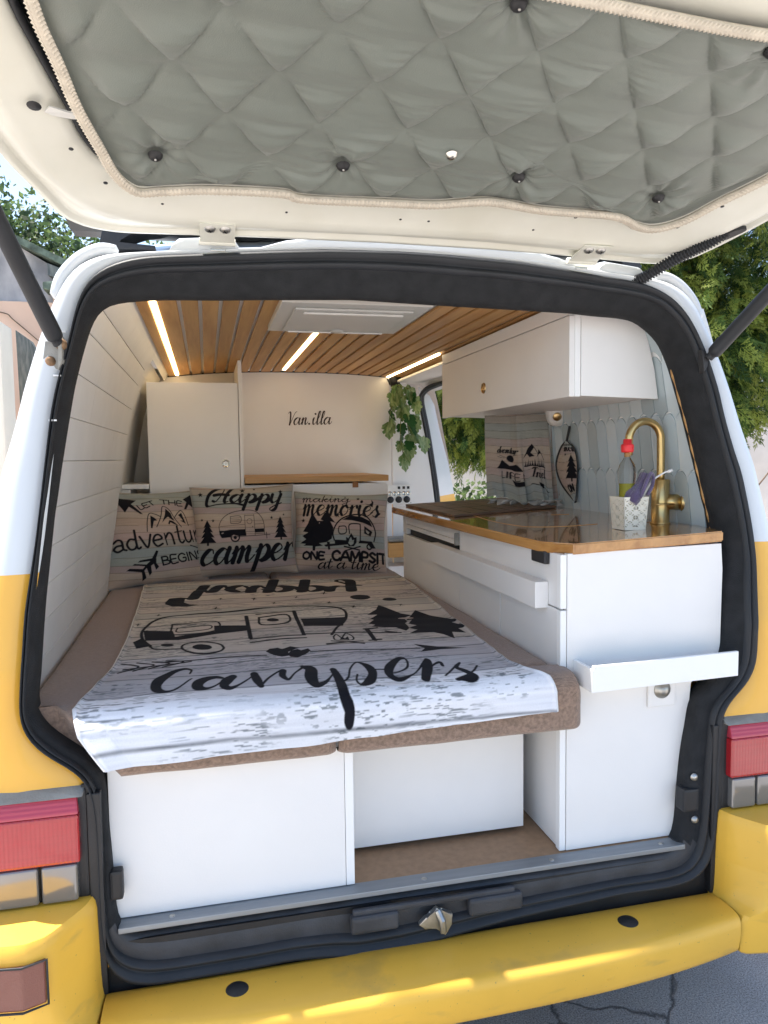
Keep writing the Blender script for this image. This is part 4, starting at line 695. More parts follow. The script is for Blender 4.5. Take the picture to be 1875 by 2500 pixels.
# cable conduit from the roof to the gate
cp_ = catmull([(.540, .170, 1.786), (.556, .145, 1.790), (.580, .118, 1.806), (.604, .090, 1.822), (.628, .058, 1.835), (.650, .030, 1.846), (.672, .004, 1.862)], 12)
n_ = len(cp_); fine = catmull(cp_, 3); rr = [.0138 if (i // 3) % 2 else .0100 for i in range(len(fine))]
bm = bmesh.new(); add_tube(bm, fine, rr, 12); bm_obj('cable_conduit', bm, van, MT['rubber'])
bm = bmesh.new(); pl = []
for a in np.linspace(0, 2 * PI, 28, endpoint=False):
    x, L = .013 * math.cos(a), .030 * math.sin(a) + (.014 if math.sin(a) > 0 else -.014); pl.append(GP(.678 + x + L * .35, .142 + L * .62, .006))
bm.faces.new([bm.verts.new(p) for p in pl]); o = bmesh.ops.extrude_face_region(bm, geom=bm.faces[:]); bmesh.ops.translate(bm, verts=[v for v in o['geom'] if isinstance(v, bmesh.types.BMVert)], vec=GN * .008)
bm_obj('conduit_grommet', bm, gate, MT['blackplastic'])
# gas struts with their brackets
for s, e1, e2 in ((-1, (-.704, .098, 1.603), (-.806, -.150, 1.905)), (1, (.701, .098, 1.603), (.850, -.150, 1.892))):
    a, b_ = Vector(e1), Vector(e2); d = (b_ - a).normalized(); bm = bmesh.new()
    add_lathe(bm, [(.0, 0), (.0095, .002), (.010, .012), (.0150, .018), (.0158, .026), (.0155, (b_ - a).length)], a, d, 20)
    stt = autosmooth(bm_obj('gas_strut', bm, van, MT['rubber']))
    bk = bmesh.new()
    if s < 0:
        add_prism(bk, [(-.730, .112, 1.612), (-.702, .112, 1.612), (-.700, .112, 1.578), (-.706, .112, 1.558), (-.728, .112, 1.560), (-.736, .112, 1.572)], (0, -.006, 0), .002)
        add_prism(bk, [(-.700, .118, 1.625), (-.694, .118, 1.612), (-.694, .118, 1.572), (-.702, .118, 1.556)], (-.004, -.030, 0), .001)
        bko = autosmooth(bm_obj('strut_bracket', bk, van, MT['greyplastic']))
        lathe('bracket_bolt', [(0, .006), (.006, .006), (.0085, .003), (.010, 0)], (-.722, .106, 1.574), bko, MT['rusty'], (0, -1, 0), 12)
        lathe('strut_ball', [(0, .012), (.008, .010), (.011, .004), (.010, -.004), (0, -.012)], (-.702, .100, 1.605), bko, MT['rusty'], (1, -.3, 0), 14)
    else:
        add_prism(bk, [(.684, .115, 1.625), (.700, .115, 1.612), (.700, .115, 1.585), (.690, .115, 1.57)], (0, -.018, 0), .002)
        bm_obj('strut_bracket', bk, van, MT['blackplastic'])
for z in (1.63, 1.545, 1.46): box('paint_nick', (-.708 - (1.63 - z) * .10, lean(z) - .0125, z), (-.694 - (1.63 - z) * .10, lean(z) - .0100, z + .003), van, MT['lamedge'])

# roof rack bar
rack = thing('roof_rack_bar', 'black flat roof bar standing on two brackets across the van roof behind the tailgate', 'roof rack', (0, .5, 1.9))
bm = bmesh.new(); prf = [(.42, 1.935), (.44, 1.948), (.50, 1.952), (.56, 1.946), (.575, 1.937), (.50, 1.930)]
xs_ = np.linspace(-.735, .735, 9)
V = [(x, y, z) for x in xs_ for y, z in prf]; k = len(prf)
F = [(j * k + i, j * k + (i + 1) % k, (j + 1) * k + (i + 1) % k, (j + 1) * k + i) for j in range(8) for i in range(k)] + [tuple(range(k)), tuple(range(8 * k, 9 * k))[::-1]]
from_pts('crossbar', V, F, rack, MT['blackplastic'])
for s in (-1, 1):
    c_ = -.600 if s < 0 else .655
    q = [(-.062, 1.872), (-.050, 1.93), (.085, 1.932), (.088, 1.925), (.070, 1.918), (.040, 1.914), (.010, 1.905), (-.015, 1.889), (-.022, 1.880), (.060, 1.878), (.062, 1.868), (-.06, 1.864)]
    bm = bmesh.new(); add_prism(bm, [(c_ + dx * (1 if s < 0 else -1), .40, z) for dx, z in q], (0, .09, 0), .002)
    autosmooth(bm_obj('bar_foot', bm, rack, MT['blackplastic']))
bmx = tube('aerial', [(-.485, .9, 1.9), (-.485, .93, 2.0)], .0025, van, MT['blackplastic'], 6)

# ------------------------------------------------------------------ furniture
kit = thing('kitchen_unit', 'white kitchen cabinet with varnished wooden worktop along the right side of the van', 'kitchen unit', (.52, .7, .5))
KX = .306
def kbox(n, a, b, m='lam', bev=.0015): return box(n, a, b, kit, MT[m], bev, 2)
# rear end panel, follows the van wall on the right
bm = bmesh.new(); add_prism(bm, [(KX + .012, .040, .502), (.600, .040, .502), (.606, .040, .60), (.628, .040, .86), (.690, .040, .90), (.704, .040, .935), (.706, .040, 1.12), (.702, .040, 1.178), (KX + .012, .040, 1.170)], (0, .016, 0), .0008)
bm_obj('end_panel', bm, kit, MT['lam'])
kbox('corner_post', (KX - .004, .041, .502), (KX + .0105, .060, .86), 'lamedge')
kbox('corner_post', (KX - .004, .041, .864), (KX + .0105, .058, 1.045), 'lamedge')
kbox('corner_post', (KX - .004, .041, 1.049), (KX + .0105, .058, 1.168), 'lamedge')
kbox('side_panel', (KX, .0605, .502), (KX + .016, 1.385, .86))
kbox('cabinet_door', (KX - .002, .062, .865), (KX + .014, .388, 1.045)); kbox('cabinet_door', (KX - .002, .391, .865), (KX + .014, .7165, 1.045)); kbox('cabinet_door', (KX - .002, .7185, .865), (KX + .014, 1.383, 1.085))
kbox('drawer_front', (KX - .001, .0615, 1.048), (KX + .013, .716, 1.168))
kbox('back_fill', (KX + .0165, .062, .90), (KX + .03, 1.38, 1.165), 'blackplastic')
kbox('handle_rail', (KX - .034, .105, 1.040), (KX - .0015, .93, 1.100), 'lam', .002)
kbox('drawer_front', (KX - .001, .722, 1.128), (KX + .013, 1.33, 1.168)); kbox('drawer_front', (KX - .004, .722, 1.112), (KX + .010, 1.33, 1.127), 'lam')
kbox('slot_liner', (KX + .010, .76, 1.090), (KX + .0155, 1.26, 1.111), 'blackplastic'); kbox('end_stile', (KX - .002, 1.335, 1.088), (KX + .015, 1.383, 1.168))
kbox('drawer_edge', (KX - .016, .716, 1.113), (KX - .0015, .724, 1.150), 'greyplastic')
kbox('hinge_block', (KX - .016, .098, 1.140), (KX - .0015, .168, 1.169), 'blackplastic', .004)
kbox('cabinet_back', (.690, .09, .9), (.698, 1.38, 1.16)); kbox('far_end_panel', (KX + .02, 1.375, .502), (.688, 1.388, 1.165))
# worktop (slightly twisted like the photo's), chamfered corner
def wt(x): return 1.191 + .017 * (x - .30) / .43
pl = [(.288, .110), (.330, .034), (.703, .034), (.712, .09), (.730, .16), (.738, 1.40), (.262, 1.40), (.270, .9)]
bm = bmesh.new(); bot = [bm.verts.new((x, y, wt(x) - .024)) for x, y in pl]; tp = [bm.verts.new((x, y, wt(x))) for x, y in pl]; n = len(pl)
bm.faces.new(bot[::-1]); bm.faces.new(tp)
for i in range(n): bm.faces.new((bot[i], bot[(i + 1) % n], tp[(i + 1) % n], tp[i]))
bmesh.ops.bevel(bm, geom=bm.edges[:], offset=.003, segments=3, affect='EDGES', clamp_overlap=True)
top = autosmooth(bm_obj('worktop', bm, kit, MT['counter']), 40)
# lid joints let into the varnished top
def inlay(pts, name='lid_joint', r=.0009):
    tube(name, [(x, y, wt(x) + .0003) for x, y in pts], r, top, MT['oak'], 5)
inlay(catmull([(.395, .88, 0), (.370, .62, 0), (.376, .46, 0), (.40, .39, 0), (.47, .35, 0), (.56, .345, 0)], 6) and [(p.x, p.y) for p in catmull([(.395, .88, 0), (.370, .62, 0), (.376, .46, 0), (.40, .39, 0), (.47, .35, 0), (.56, .345, 0)], 6)])
inlay([(.58, .66), (.63, .64)]); inlay([(.60, .345), (.66, .30), (.70, .30)])
cb = thing('hob_cover_board', 'thin dark brown wooden board lying on the far half of the kitchen worktop', 'board', (.55, 1.1, 1.2))
bm = bmesh.new(); add_prism(bm, [(.318, .800, wt(.318) + .001), (.700, .865, wt(.70) + .001), (.715, 1.385, wt(.715) + .001), (.315, 1.385, wt(.315) + .001)], (0, 0, .007), .001)
bm_obj('panel', bm, cb, MT['darkwood'])
for i in range(1, 6):
    x = .318 + i * .066; tube('board_joint', [(x, .83, wt(x) + .0083), (x, 1.38, wt(x) + .0083)], .0006, cb, MT['blackplastic'], 4)
# pull-out tray shelf on the rear end
tr = [(.334, .0395), (.334, -.034), (.704, -.010), (.704, .0395)]
tray = prism('tray', [(x, y, .888) for x, y in tr], (0, 0, .006), kit, MT['lam'], .001)
prism('tray_front', [(.336, -.034, .886), (.706, -.012, .886), (.706, -.020, .886), (.336, -.044, .886)], (0, 0, .056), tray, MT['lamedge'], .0015)
prism('tray_side', [(.332, .0395, .886), (.332, -.044, .886), (.340, -.044, .886), (.340, .0395, .886)], (0, 0, .050), tray, MT['lamedge'], .0015)
# socket under the tray
so_ = box('wall_socket', (.515, .0335, .812), (.585, .0395, .872), kit, MT['lam'], .003)
lathe('socket_knob', [(0, .014), (.012, .013), (.014, .006), (.020, .003), (.021, 0)], (.550, .0335, .852), kit, MT['steel'], (0, -1, 0), 20)

oh = thing('overhead_cupboard', 'white overhead cupboard with one brass ring handle hanging above the kitchen worktop', 'cupboard', (.55, .8, 1.6))
OX = .456
bm = bmesh.new(); add_prism(bm, [(OX, .294, 1.534), (.684, .294, 1.527), (.672, .294, 1.60), (.652, .294, 1.68), (.625, .294, 1.73), (.60, .294, 1.764), (OX, .294, 1.764)], (0, 1.0, 0), .0008)
bm_obj('carcass', bm, oh, MT['lam'])
bm = bmesh.new(); add_prism(bm, [(OX + .016, .274, 1.531), (.688, .274, 1.524), (.676, .274, 1.60), (.655, .274, 1.68), (.63, .274, 1.728), (.61, .274, 1.762), (OX + .016, .274, 1.762)], (0, .018, 0), .0008)
bm_obj('end_panel', bm, oh, MT['lam'])
box('cupboard_door', (OX - .015, .276, 1.529), (OX - .001, 1.300, 1.727), oh, MT['lam'], .001)
box('door_edge', (OX - .0005, .276, 1.529), (OX + .0150, .2925, 1.764), oh, MT['lamedge'], .001)
box('top_fascia', (OX - .015, .276, 1.7295), (OX - .001, 1.300, 1.765), oh, MT['lam'], .001)
lathe('ring_handle', [(.006, .001), (.012, .001), (.0135, .004), (.0165, .004), (.0175, 0)], (OX - .015, .862, 1.603), oh, MT['brass'], (-1, 0, 0), 24)
lathe('ring_inset', [(0, .0006), (.012, .0006), (.0125, 0)], (OX - .0152, .862, 1.603), oh, MT['pine'], (-1, 0, 0), 20)

wd = thing('wardrobe', 'tall white wardrobe cupboard with round ring handle in the far left corner', 'wardrobe', (-.48, 1.8, .5))
box('cupboard_door', (-.662, 1.68, .90), (-.307, 1.695, 1.692), wd, MT['lam'], .001)
box('carcass', (-.655, 1.697, .50), (-.312, 2.10, 1.685), wd, MT['lam'], .001)
box('side_panel', (-.3045, 1.679, .50), (-.2895, 2.148, 1.783), wd, MT['lam'], .001)
lathe('ring_handle', [(.007, .001), (.0125, .001), (.014, .004), (.0165, .004), (.0175, 0)], (-.362, 1.68, 1.366), wd, MT['chrome'], (0, -1, 0), 24)
box('corner_shelf', (-.768, 1.660, 1.271), (-.664, 1.93, 1.289), wd, MT['lamedge'], .001)
box('corner_upright', (-.790, 1.66, .92), (-.733, 1.93, 1.268), wd, MT['lam'], .001)

sb = thing('storage_box', 'low white cabinet with oak top strip and leather tab behind the three pillows', 'cabinet', (0, 1.8, .5))
box('front_panel', (-.289, 1.672, .50), (.310, 1.688, 1.276), sb, MT['lam'], .001)
box('carcass', (-.285, 1.69, .50), (.306, 2.146, 1.272), sb, MT['lam'], .001)
box('top_board', (-.287, 1.662, 1.2835), (.316, 2.148, 1.309), sb, MT['oak'], .002)
box('pull_tab', (.160, 1.664, 1.258), (.184, 1.6715, 1.282), sb, MT['leather'], .002)

bb = thing('bed_base', 'white box bench under the mattress with a recessed drawer front and leather pull', 'bed base', (-.2, .8, .5))
box('left_front_panel', (-.640, .030, .502), (-.1835, .046, .828), bb, MT['lam'], .001)
box('partition', (-.1825, .030, .502), (-.165, .60, .828), bb, MT['lamedge'], .001)
box('drawer_front', (-.163, .150, .512), (.264, .166, .812), bb, MT['lam'], .001)
box('drawer_side', (.248, .168, .512), (.262, 1.2, .80), bb, MT['lam'], .001)
box('pull_tab', (.232, .140, .775), (.258, .1495, .808), bb, MT['leather'], .003)
box('slat_board', (-.64, .05, .830), (.300, 1.62, .842), bb, MT['lam'], .001)

# mattress: three cushions, rounded, slightly slumped over the rim
YF, ZT, RR = -.018, .9235, .036
ms = thing('mattress', 'brown chenille mattress in cushions covering the bench', 'mattress', (-.25, .8, .84))
def cushion(x0, x1, y0, y1, seed):
    nx, ny = 46, 90
    pr = []  # cross section in y: bottom front -> front face -> top -> back
    for a in np.linspace(0, PI / 2, 7): pr.append((y0 + .022 - .022 * math.cos(a * 0 + (PI / 2 - a)) if False else y0 + .020 * (1 - math.sin(a)), .838 + .0 + .020 * (1 - math.cos(a)) if False else .843 + .020 - .020 * math.cos(a)))
    fr = [(y0 + .06, .797)] + [(y0 + .016 - .016 * math.sin(a), .797 + .016 - .016 * math.cos(a)) for a in np.linspace(0, PI / 2, 6)]
    fr += [(y0, z) for z in np.linspace(.84, ZT - RR, 6)[1:]]
    fr += [(y0 + RR - RR * math.cos(a), ZT - RR + RR * math.sin(a)) for a in np.linspace(0, PI / 2, 9)[1:]]
    fr += [(y, ZT) for y in np.linspace(y0 + RR, y1 - .02, 60)[1:]] + [(y1, ZT - .02), (y1, .842)]
    xs = x0 + (x1 - x0) * .5 * (1 - np.cos(np.linspace(0, PI, nx)))
    F_ = np.array(fr); X, J = np.meshgrid(xs, np.arange(len(fr))); Y = F_[J, 0]; Z = F_[J, 1]
    e = np.minimum(X - x0, x1 - X); Z = np.where(Z > .86, Z - .020 * np.clip(1 - e / .022, 0, 1) ** 2, Z); Y = Y + .014 * np.clip(1 - e / .02, 0, 1) ** 2 * (Y < y0 + .06)
    Z = Z + (vnoise(X * 5 + seed, Y * 5, seed) - .5) * .008 * (Z > .88); Y = Y + (vnoise(X * 9 + seed, Z * 12, seed + 5) - .5) * .010 * (Y < y0 + .03)
    if x0 < -.7:
        lim = np.interp(Z, [.79, .82, .85, .88, .93], [-.600, -.612, -.640, -.668, -.695]); k2 = np.clip((lim - X) / .035, 0, 1); k2 = k2 * k2 * (3 - 2 * k2)
        Y = np.maximum(Y, y0 + k2 * (.046 - y0)) + 0 * X
    P = np.stack([X, Y, Z], -1); return grid_mesh('cushion', P, ms, MT['mattress'])
cushion(-.795, -.205, YF, 1.66, 2); cushion(-.200, .328, YF, .075, 7); cushion(-.200, .3035, .06, 1.50, 9)
cushion(-.200, .300, 1.45, 1.665, 4)

# ------------------------------------------------------------------ prints
INK = np.array((.009, .009, .013))
def poly_mask(U, V, poly, aa_):
    """signed distance based soft fill"""
    P = np.array(poly); x0, y0 = P.min(0) - aa_ * 2; x1, y1 = P.max(0) + aa_ * 2
    m = (U > x0) & (U < x1) & (V > y0) & (V < y1); out = np.zeros(U.shape)
    if not m.any(): return out
    u = U[m]; v = V[m]; ins = np.zeros(u.shape, bool); d = np.full(u.shape, 1e9); n = len(P)
    for i in range(n):
        a = P[i]; b_ = P[(i + 1) % n]
        c = (a[1] > v) != (b_[1] > v)
        with np.errstate(divide='ignore', invalid='ignore'):
            xi = (b_[0] - a[0]) * (v - a[1]) / ((b_[1] - a[1]) if b_[1] != a[1] else 1e-12) + a[0]
        ins ^= c & (u < xi)
        ab = b_ - a; l2 = (ab ** 2).sum() + 1e-12; t = np.clip(((u - a[0]) * ab[0] + (v - a[1]) * ab[1]) / l2, 0, 1)
        d = np.minimum(d, np.hypot(u - a[0] - t * ab[0], v - a[1] - t * ab[1]))
    s = np.where(ins, d, -d); out[m] = np.clip(s / aa_ + .5, 0, 1); return out
def stroke_mask(U, V, pts, aa_, smooth=5, asp=1.0):
    if asp != 1.0: V = V * asp; pts = [(p[0], p[1] * asp, p[2]) for p in pts]
    """pts: (u, v, halfwidth)"""
    if len(pts) > 2 and smooth: Q = [tuple(p) for p in catmull([Vector(p) for p in pts], smooth)]
    else: Q = pts
    Q = np.array(Q); w = Q[:, 2].max() + aa_ * 2; x0, y0 = Q[:, :2].min(0) - w; x1, y1 = Q[:, :2].max(0) + w
    m = (U > x0) & (U < x1) & (V > y0) & (V < y1); out = np.zeros(U.shape)
    if not m.any(): return out
    u = U[m]; v = V[m]; best = np.full(u.shape, -1e9)
    for a, b_ in zip(Q[:-1], Q[1:]):
        ab = b_[:2] - a[:2]; l2 = (ab ** 2).sum() + 1e-12; t = np.clip(((u - a[0]) * ab[0] + (v - a[1]) * ab[1]) / l2, 0, 1)
        best = np.maximum(best, a[2] + (b_[2] - a[2]) * t - np.hypot(u - a[0] - t * ab[0], v - a[1] - t * ab[1]))
    out[m] = np.clip(best / aa_ + .5, 0, 1); return out
# handwritten alphabet: strokes in units of the x-height, thick on the way down, thin on the way up
SCRIPT = {
'a': (1.05, [[(.78, .82), (.45, 1.0), (.12, .7), (.05, .3), (.25, 0), (.5, .15), (.76, .75)], [(.82, 1.0), (.74, .45), (.82, .05), (1.0, .1), (1.15, .4)]]),
'c': (.85, [[(.7, .75), (.6, .98), (.35, .95), (.1, .6), (.08, .25), (.3, 0), (.6, .1), (.95, .42)]]),
'd': (1.05, [[(.78, .82), (.45, 1.0), (.12, .7), (.05, .3), (.25, 0), (.5, .15), (.76, .75)], [(.98, 1.9), (.82, 1.0), (.76, .3), (.86, .02), (1.15, .4)]]),
'e': (.85, [[(0, .4), (.4, .5), (.68, .75), (.5, 1.0), (.22, .85), (.08, .4), (.3, 0), (.6, .08), (.95, .42)]]),
'g': (1.0, [[(.74, .82), (.45, 1.0), (.12, .7), (.05, .35), (.25, .05), (.5, .2), (.74, .75)], [(.8, 1.0), (.74, .2), (.62, -.7), (.35, -.95), (.15, -.7), (.5, -.3), (1.1, .35)]]),
'h': (1.0, [[(.3, 1.9), (.18, .9), (.12, 0)], [(.16, .35), (.45, .95), (.62, .88), (.58, .4), (.66, .02), (.8, .1), (1.0, .42)]]),
'i': (.62, [[(.08, .6), (.25, 1.0), (.2, .4), (.32, 0), (.5, .1), (.7, .42)], [(.32, 1.45), (.34, 1.52)]]),
'k': (.9, [[(.3, 1.9), (.18, .9), (.12, 0)], [(.16, .5), (.55, .95), (.7, .8), (.35, .5), (.6, .05), (.95, .35)]]),
'l': (.58, [[(.1, .4), (.45, 1.3), (.47, 1.85), (.3, 1.75), (.2, 1.0), (.2, .2), (.35, 0), (.65, .4)]]),
'm': (1.4, [[(.02, .6), (.2, 1.0), (.2, .5), (.15, 0)], [(.17, .35), (.45, .95), (.6, .9), (.58, .4), (.52, 0)], [(.54, .35), (.85, .95), (1.0, .88), (.96, .4), (1.04, .02), (1.2, .1), (1.42, .42)]]),
'n': (1.0, [[(.02, .6), (.2, 1.0), (.2, .5), (.15, 0)], [(.17, .35), (.45, .95), (.62, .88), (.58, .4), (.66, .02), (.8, .1), (1.0, .42)]]),
'o': (.85, [[(.5, 1.0), (.2, .85), (.05, .4), (.25, 0), (.6, .2), (.7, .65), (.5, 1.0), (.65, .8), (.9, .85)]]),
'p': (1.05, [[(.08, .6), (.3, 1.0), (.25, .3), (.15, -.85)], [(.25, .45), (.55, 1.0), (.85, .8), (.8, .3), (.5, 0), (.32, .12)], [(.55, .02), (.8, .12), (1.1, .42)]]),
'r': (.72, [[(0, .6), (.2, 1.0), (.2, .5), (.15, 0)], [(.18, .35), (.4, .9), (.65, 1.0), (.7, .82)]]),
's': (.78, [[(-.1, .3), (.3, .75), (.48, 1.08), (.45, .75), (.66, .35), (.45, 0), (.15, .08)], [(.5, .02), (.85, .35)]]),
't': (.62, [[(.32, 1.6), (.22, .6), (.27, .05), (.45, .05), (.68, .4)], [(-.05, 1.08), (.55, 1.12)]]),
'u': (.95, [[(.1, 1.0), (.08, .3), (.25, 0), (.55, .25), (.7, 1.0)], [(.72, 1.0), (.66, .3), (.8, .02), (1.0, .4)]]),
'v': (.8, [[(.02, .95), (.2, .6), (.32, 0), (.55, .5), (.7, 1.0)]]),
'y': (.95, [[(.1, 1.0), (.1, .3), (.3, 0), (.6, .3), (.75, 1.0)], [(.78, 1.0), (.7, .2), (.6, -.7), (.3, -.95), (.15, -.72), (.5, -.35), (1.0, .0)]]),
'H': (1.45, [[(.1, .15), (.35, .1), (.6, .7), (.75, 1.5), (.65, 1.95), (.2, 1.75), (-.3, .9), (-.35, -.2), (-.1, -.45), (.6, -.25), (1.9, -.15), (2.6, -.35)], [(1.35, 2.05), (1.1, 1.2), (1.0, .3), (1.1, .02), (1.3, .1)], [(.1, .85), (.6, 1.0), (1.2, .95)]]),
'V': (.95, [[(0, 1.6), (.15, 1.85), (.32, 1.6), (.42, .6), (.42, -.1), (.7, .9), (.95, 1.7), (1.2, 1.85)]]),
'T': (.9, [[(.55, 2.0), (.5, 1.0), (.4, 0)], [(0, 1.7), (.4, 1.95), (1.2, 1.9)]]),
'.': (.5, [[(.2, .05), (.22, .08)]]), ' ': (.6, []),
}
CAPS = {
'A': (.9, [[(0, 0), (.42, 1), (.85, 0)], [(.18, .35), (.68, .35)]]), 'B': (.75, [[(.08, 0), (.08, 1)], [(.08, 1), (.5, .95), (.52, .6), (.08, .53), (.6, .45), (.62, .1), (.08, 0)]]),
'C': (.8, [[(.7, .8), (.45, 1), (.12, .8), (.05, .4), (.25, .03), (.55, 0), (.72, .2)]]), 'E': (.68, [[(.58, 1), (.08, 1), (.08, 0), (.6, 0)], [(.08, .52), (.48, .52)]]),
'G': (.85, [[(.7, .8), (.45, 1), (.12, .8), (.05, .4), (.25, .03), (.6, .03), (.72, .2), (.72, .45), (.48, .45)]]), 'H': (.85, [[(.08, 0), (.08, 1)], [(.7, 0), (.7, 1)], [(.08, .5), (.7, .5)]]),
'I': (.32, [[(.12, 0), (.12, 1)]]), 'L': (.62, [[(.08, 1), (.08, 0), (.52, 0)]]), 'M': (1.0, [[(.05, 0), (.1, 1), (.45, .3), (.8, 1), (.88, 0)]]), 'N': (.85, [[(.08, 0), (.08, 1), (.68, 0), (.68, 1)]]),
'O': (.85, [[(.4, 1), (.1, .75), (.08, .25), (.4, 0), (.7, .25), (.7, .75), (.4, 1)]]), 'P': (.75, [[(.08, 0), (.08, 1), (.52, .95), (.6, .7), (.5, .48), (.08, .45)]]), 'S': (.7, [[(.58, .85), (.3, 1), (.08, .78), (.3, .52), (.58, .28), (.35, 0), (.05, .12)]]),
'T': (.75, [[(.35, 0), (.35, 1)], [(0, 1), (.7, 1)]]), 'F': (.65, [[(.08, 0), (.08, 1), (.55, 1)], [(.08, .52), (.45, .52)]]), 'R': (.78, [[(.08, 0), (.08, 1), (.52, .95), (.6, .72), (.5, .5), (.08, .48)], [(.35, .48), (.65, 0)]]), ' ': (.4, []), "V": (.8, [[(0, 1), (.38, 0), (.75, 1)]]),
}
def write(text, p0, p1, xh, thick, thin, font=SCRIPT, slant=.18, arc=0.0, flip=False, grow=0.0):
    """lay text from p0 to p1 (baseline); returns strokes [(u, v, halfwidth)]"""
    tot_ = sum(font[c][0] for c in text); p0 = Vector(p0); p1 = Vector(p1); d = p1 - p0; Ln = d.length; ux = d / Ln; uy = Vector((-ux.y, ux.x)); 
    if flip: uy = -uy
    sx = Ln / tot_; x = 0.0; out_ = []
    for c in text:
        adv, ss = font[c]; k = 1 + grow * (x / tot_)
        for s__ in ss:
            if font is SCRIPT and len(s__) > 2: q = [(v.x, v.y) for v in catmull([Vector((a, b_, 0)) for a, b_ in s__], 4)]
            else: q = s__
            st_ = []
            for i, (a, b_) in enumerate(q):
                a2, b2 = q[min(i + 1, len(q) - 1)]; a1, b1 = q[max(i - 1, 0)]; dy = (b2 - b1); ln = math.hypot(a2 - a1, dy) + 1e-9
                w = thick if font is CAPS else thin + (thick - thin) * max(0, min(1, .15 - dy / ln * 1.1)) if len(s__) > 2 else thick * (1.0 if font is CAPS or s__[0][1] > 1.3 or c == '.' else .6)
                if c in 'kpdHT' and len(s__) == 3 and font is SCRIPT: w = thick
                xx = (x + a) ; t = xx / tot_; bow = arc * 4 * t * (1 - t)
                P_ = p0 + ux * (xx * sx + slant * b_ * xh * k) + uy * (b_ * xh * k + bow); st_.append((P_.x, P_.y, w * .5))
            out_.append(st_)
        x += adv
    return out_

# blanket -----------------------------------------------------------
NXB, NYB = 560, 640
tmin, tmax = -.118, 1.43
sv = np.linspace(0, 1, NXB)[None, :]; tv = np.linspace(0, 1, NYB)[:, None]
LX = ([-.12, -.055, 0, .08, .286, .57, .973, 1.42], [-.632, -.676, -.692, -.684, -.655, -.651, -.660, -.675]); RX = ([-.12, -.055, -.02, 0, .03, .1, .353, .7, 1.05, 1.317], [.256, .256, .247, .228, .214, .203, .218, .240, .266, .269])
tend = 1.42 - .105 * sv
tmin = tmin + .022 * sv ** 1.5 + .004 * (vnoise(sv * 7, sv * 0, 2) - .5)
T = tmin + (tend - tmin) * tv + 0 * sv
XL = np.interp(T, *LX); XR = np.interp(T, *RX); X = XL + (XR - XL) * sv
zc, rb = .893, .036
def drape(X, T):
    wr_ = .010 * (vnoise(X * 4, T * 5, 41, 3) - .5) + .0055 * (vnoise(X * 2 + 5, T * 16 + X * 4, 50, 2) - .5)
    edge = np.minimum(X - XL, XR - X)
    a = np.clip(-T / rb, 0, PI / 2); dn = np.clip(-T - rb * PI / 2, 0, 1)
    Y = np.where(T > 0, T, -rb * np.sin(a)) ; Z = np.where(T > 0, zc + rb, zc + rb * np.cos(a) - dn)
    hem = .0035 * np.exp(-((edge - .006) / .004) ** 2)
    Z = Z + (wr_ + .001 + hem) * np.cos(a); Y = Y - (wr_ * 1.5 + .002 + hem + .016 * (vnoise(X * 6, X * 0, 3) - .4) * np.clip(dn / .06, 0, 1)) * np.sin(a)
    Y -= .012 * np.clip((XL + .05 - X) / .05, 0, 1) * np.sin(a)
    return np.stack([X, Y - .002 * (a > 0), Z], -1)
Pb = drape(X, T)
# whitewashed board print
rows = np.array([-.20, -.092, .045, .165, .245, .33, .46, .555, .67, .76, .86, .95, 1.03, 1.12, 1.19, 1.26, 1.33, 1.5])
cols = np.array([(.72, .73, .76), (.70, .71, .75), (.44, .44, .48), (.43, .42, .46), (.48, .47, .51), (.50, .47, .45), (.46, .43, .42), (.50, .46, .43), (.55, .51, .46), (.43, .42, .40), (.52, .47, .44), (.45, .41, .40), (.53, .49, .45), (.45, .42, .42), (.54, .49, .45), (.42, .42, .41), (.50, .46, .42)])
Tw = T + .006 * (vnoise(X * 6, T * 2, 61, 2) - .5) + .012 * (X + .2) * .5
ri = np.clip(np.searchsorted(rows, Tw) - 1, 0, len(cols) - 1); base = cols[ri].copy()
lo = rows[ri]; hi = rows[np.clip(ri + 1, 0, len(rows) - 1)]
dl = np.minimum(Tw - lo, hi - Tw); 
f1 = vnoise(X * 9, T * 170, 71, 3); f2 = vnoise(X * 26, T * 420 + np.sin(X * 18) * 2, 75, 2); f3 = vnoise(X * 3, T * 9, 81, 2)
base *= (1 + .22 * (f1 - .5) + .20 * (f3 - .5))[..., None]
# flaked-paint streaks, denser in patches
pat = np.clip((vnoise(X * 5 + 3, T * 12, 91, 2) - .44) * 5, 0, 1); fl = np.clip((f2 - .60) * 12, 0, 1) * pat
fl = np.maximum(fl, np.clip((vnoise(X * 60, T * 260, 95, 2) - .64) * 14, 0, 1) * np.clip((vnoise(X * 6 + 9, T * 9, 97, 2) - .56) * 9, 0, 1))
base = base * (1 - .78 * fl[..., None]) + np.array((.10, .12, .13)) * .78 * fl[..., None]
ln_ = np.clip(1.35 - dl / (.0030 + .0028 * vnoise(X * 12, X * 0 + ri, 5)), 0, 1) * (.55 + .45 * vnoise(X * 22, ri * 1.0, 6))
base = base * (1 - .85 * ln_[..., None]) + np.array((.05, .06, .07)) * .85 * ln_[..., None]
ink = np.zeros(X.shape); AA = .0016
for p in BLPOLY: ink = np.maximum(ink, poly_mask(X, T, p, AA))
for s__ in BLSTR: ink = np.maximum(ink, stroke_mask(X, T, [(a, b_, max(c * 1.12, .0022)) for a, b_, c in s__], AA, 5, .50))
for s__ in write('happy', (-.470, 1.305), (.080, 1.165), .125, .040, .016, flip=True, slant=.0): ink = np.maximum(ink, stroke_mask(X, T, s__, AA))
Cb = base * (1 - ink[..., None]) + INK * ink[..., None]
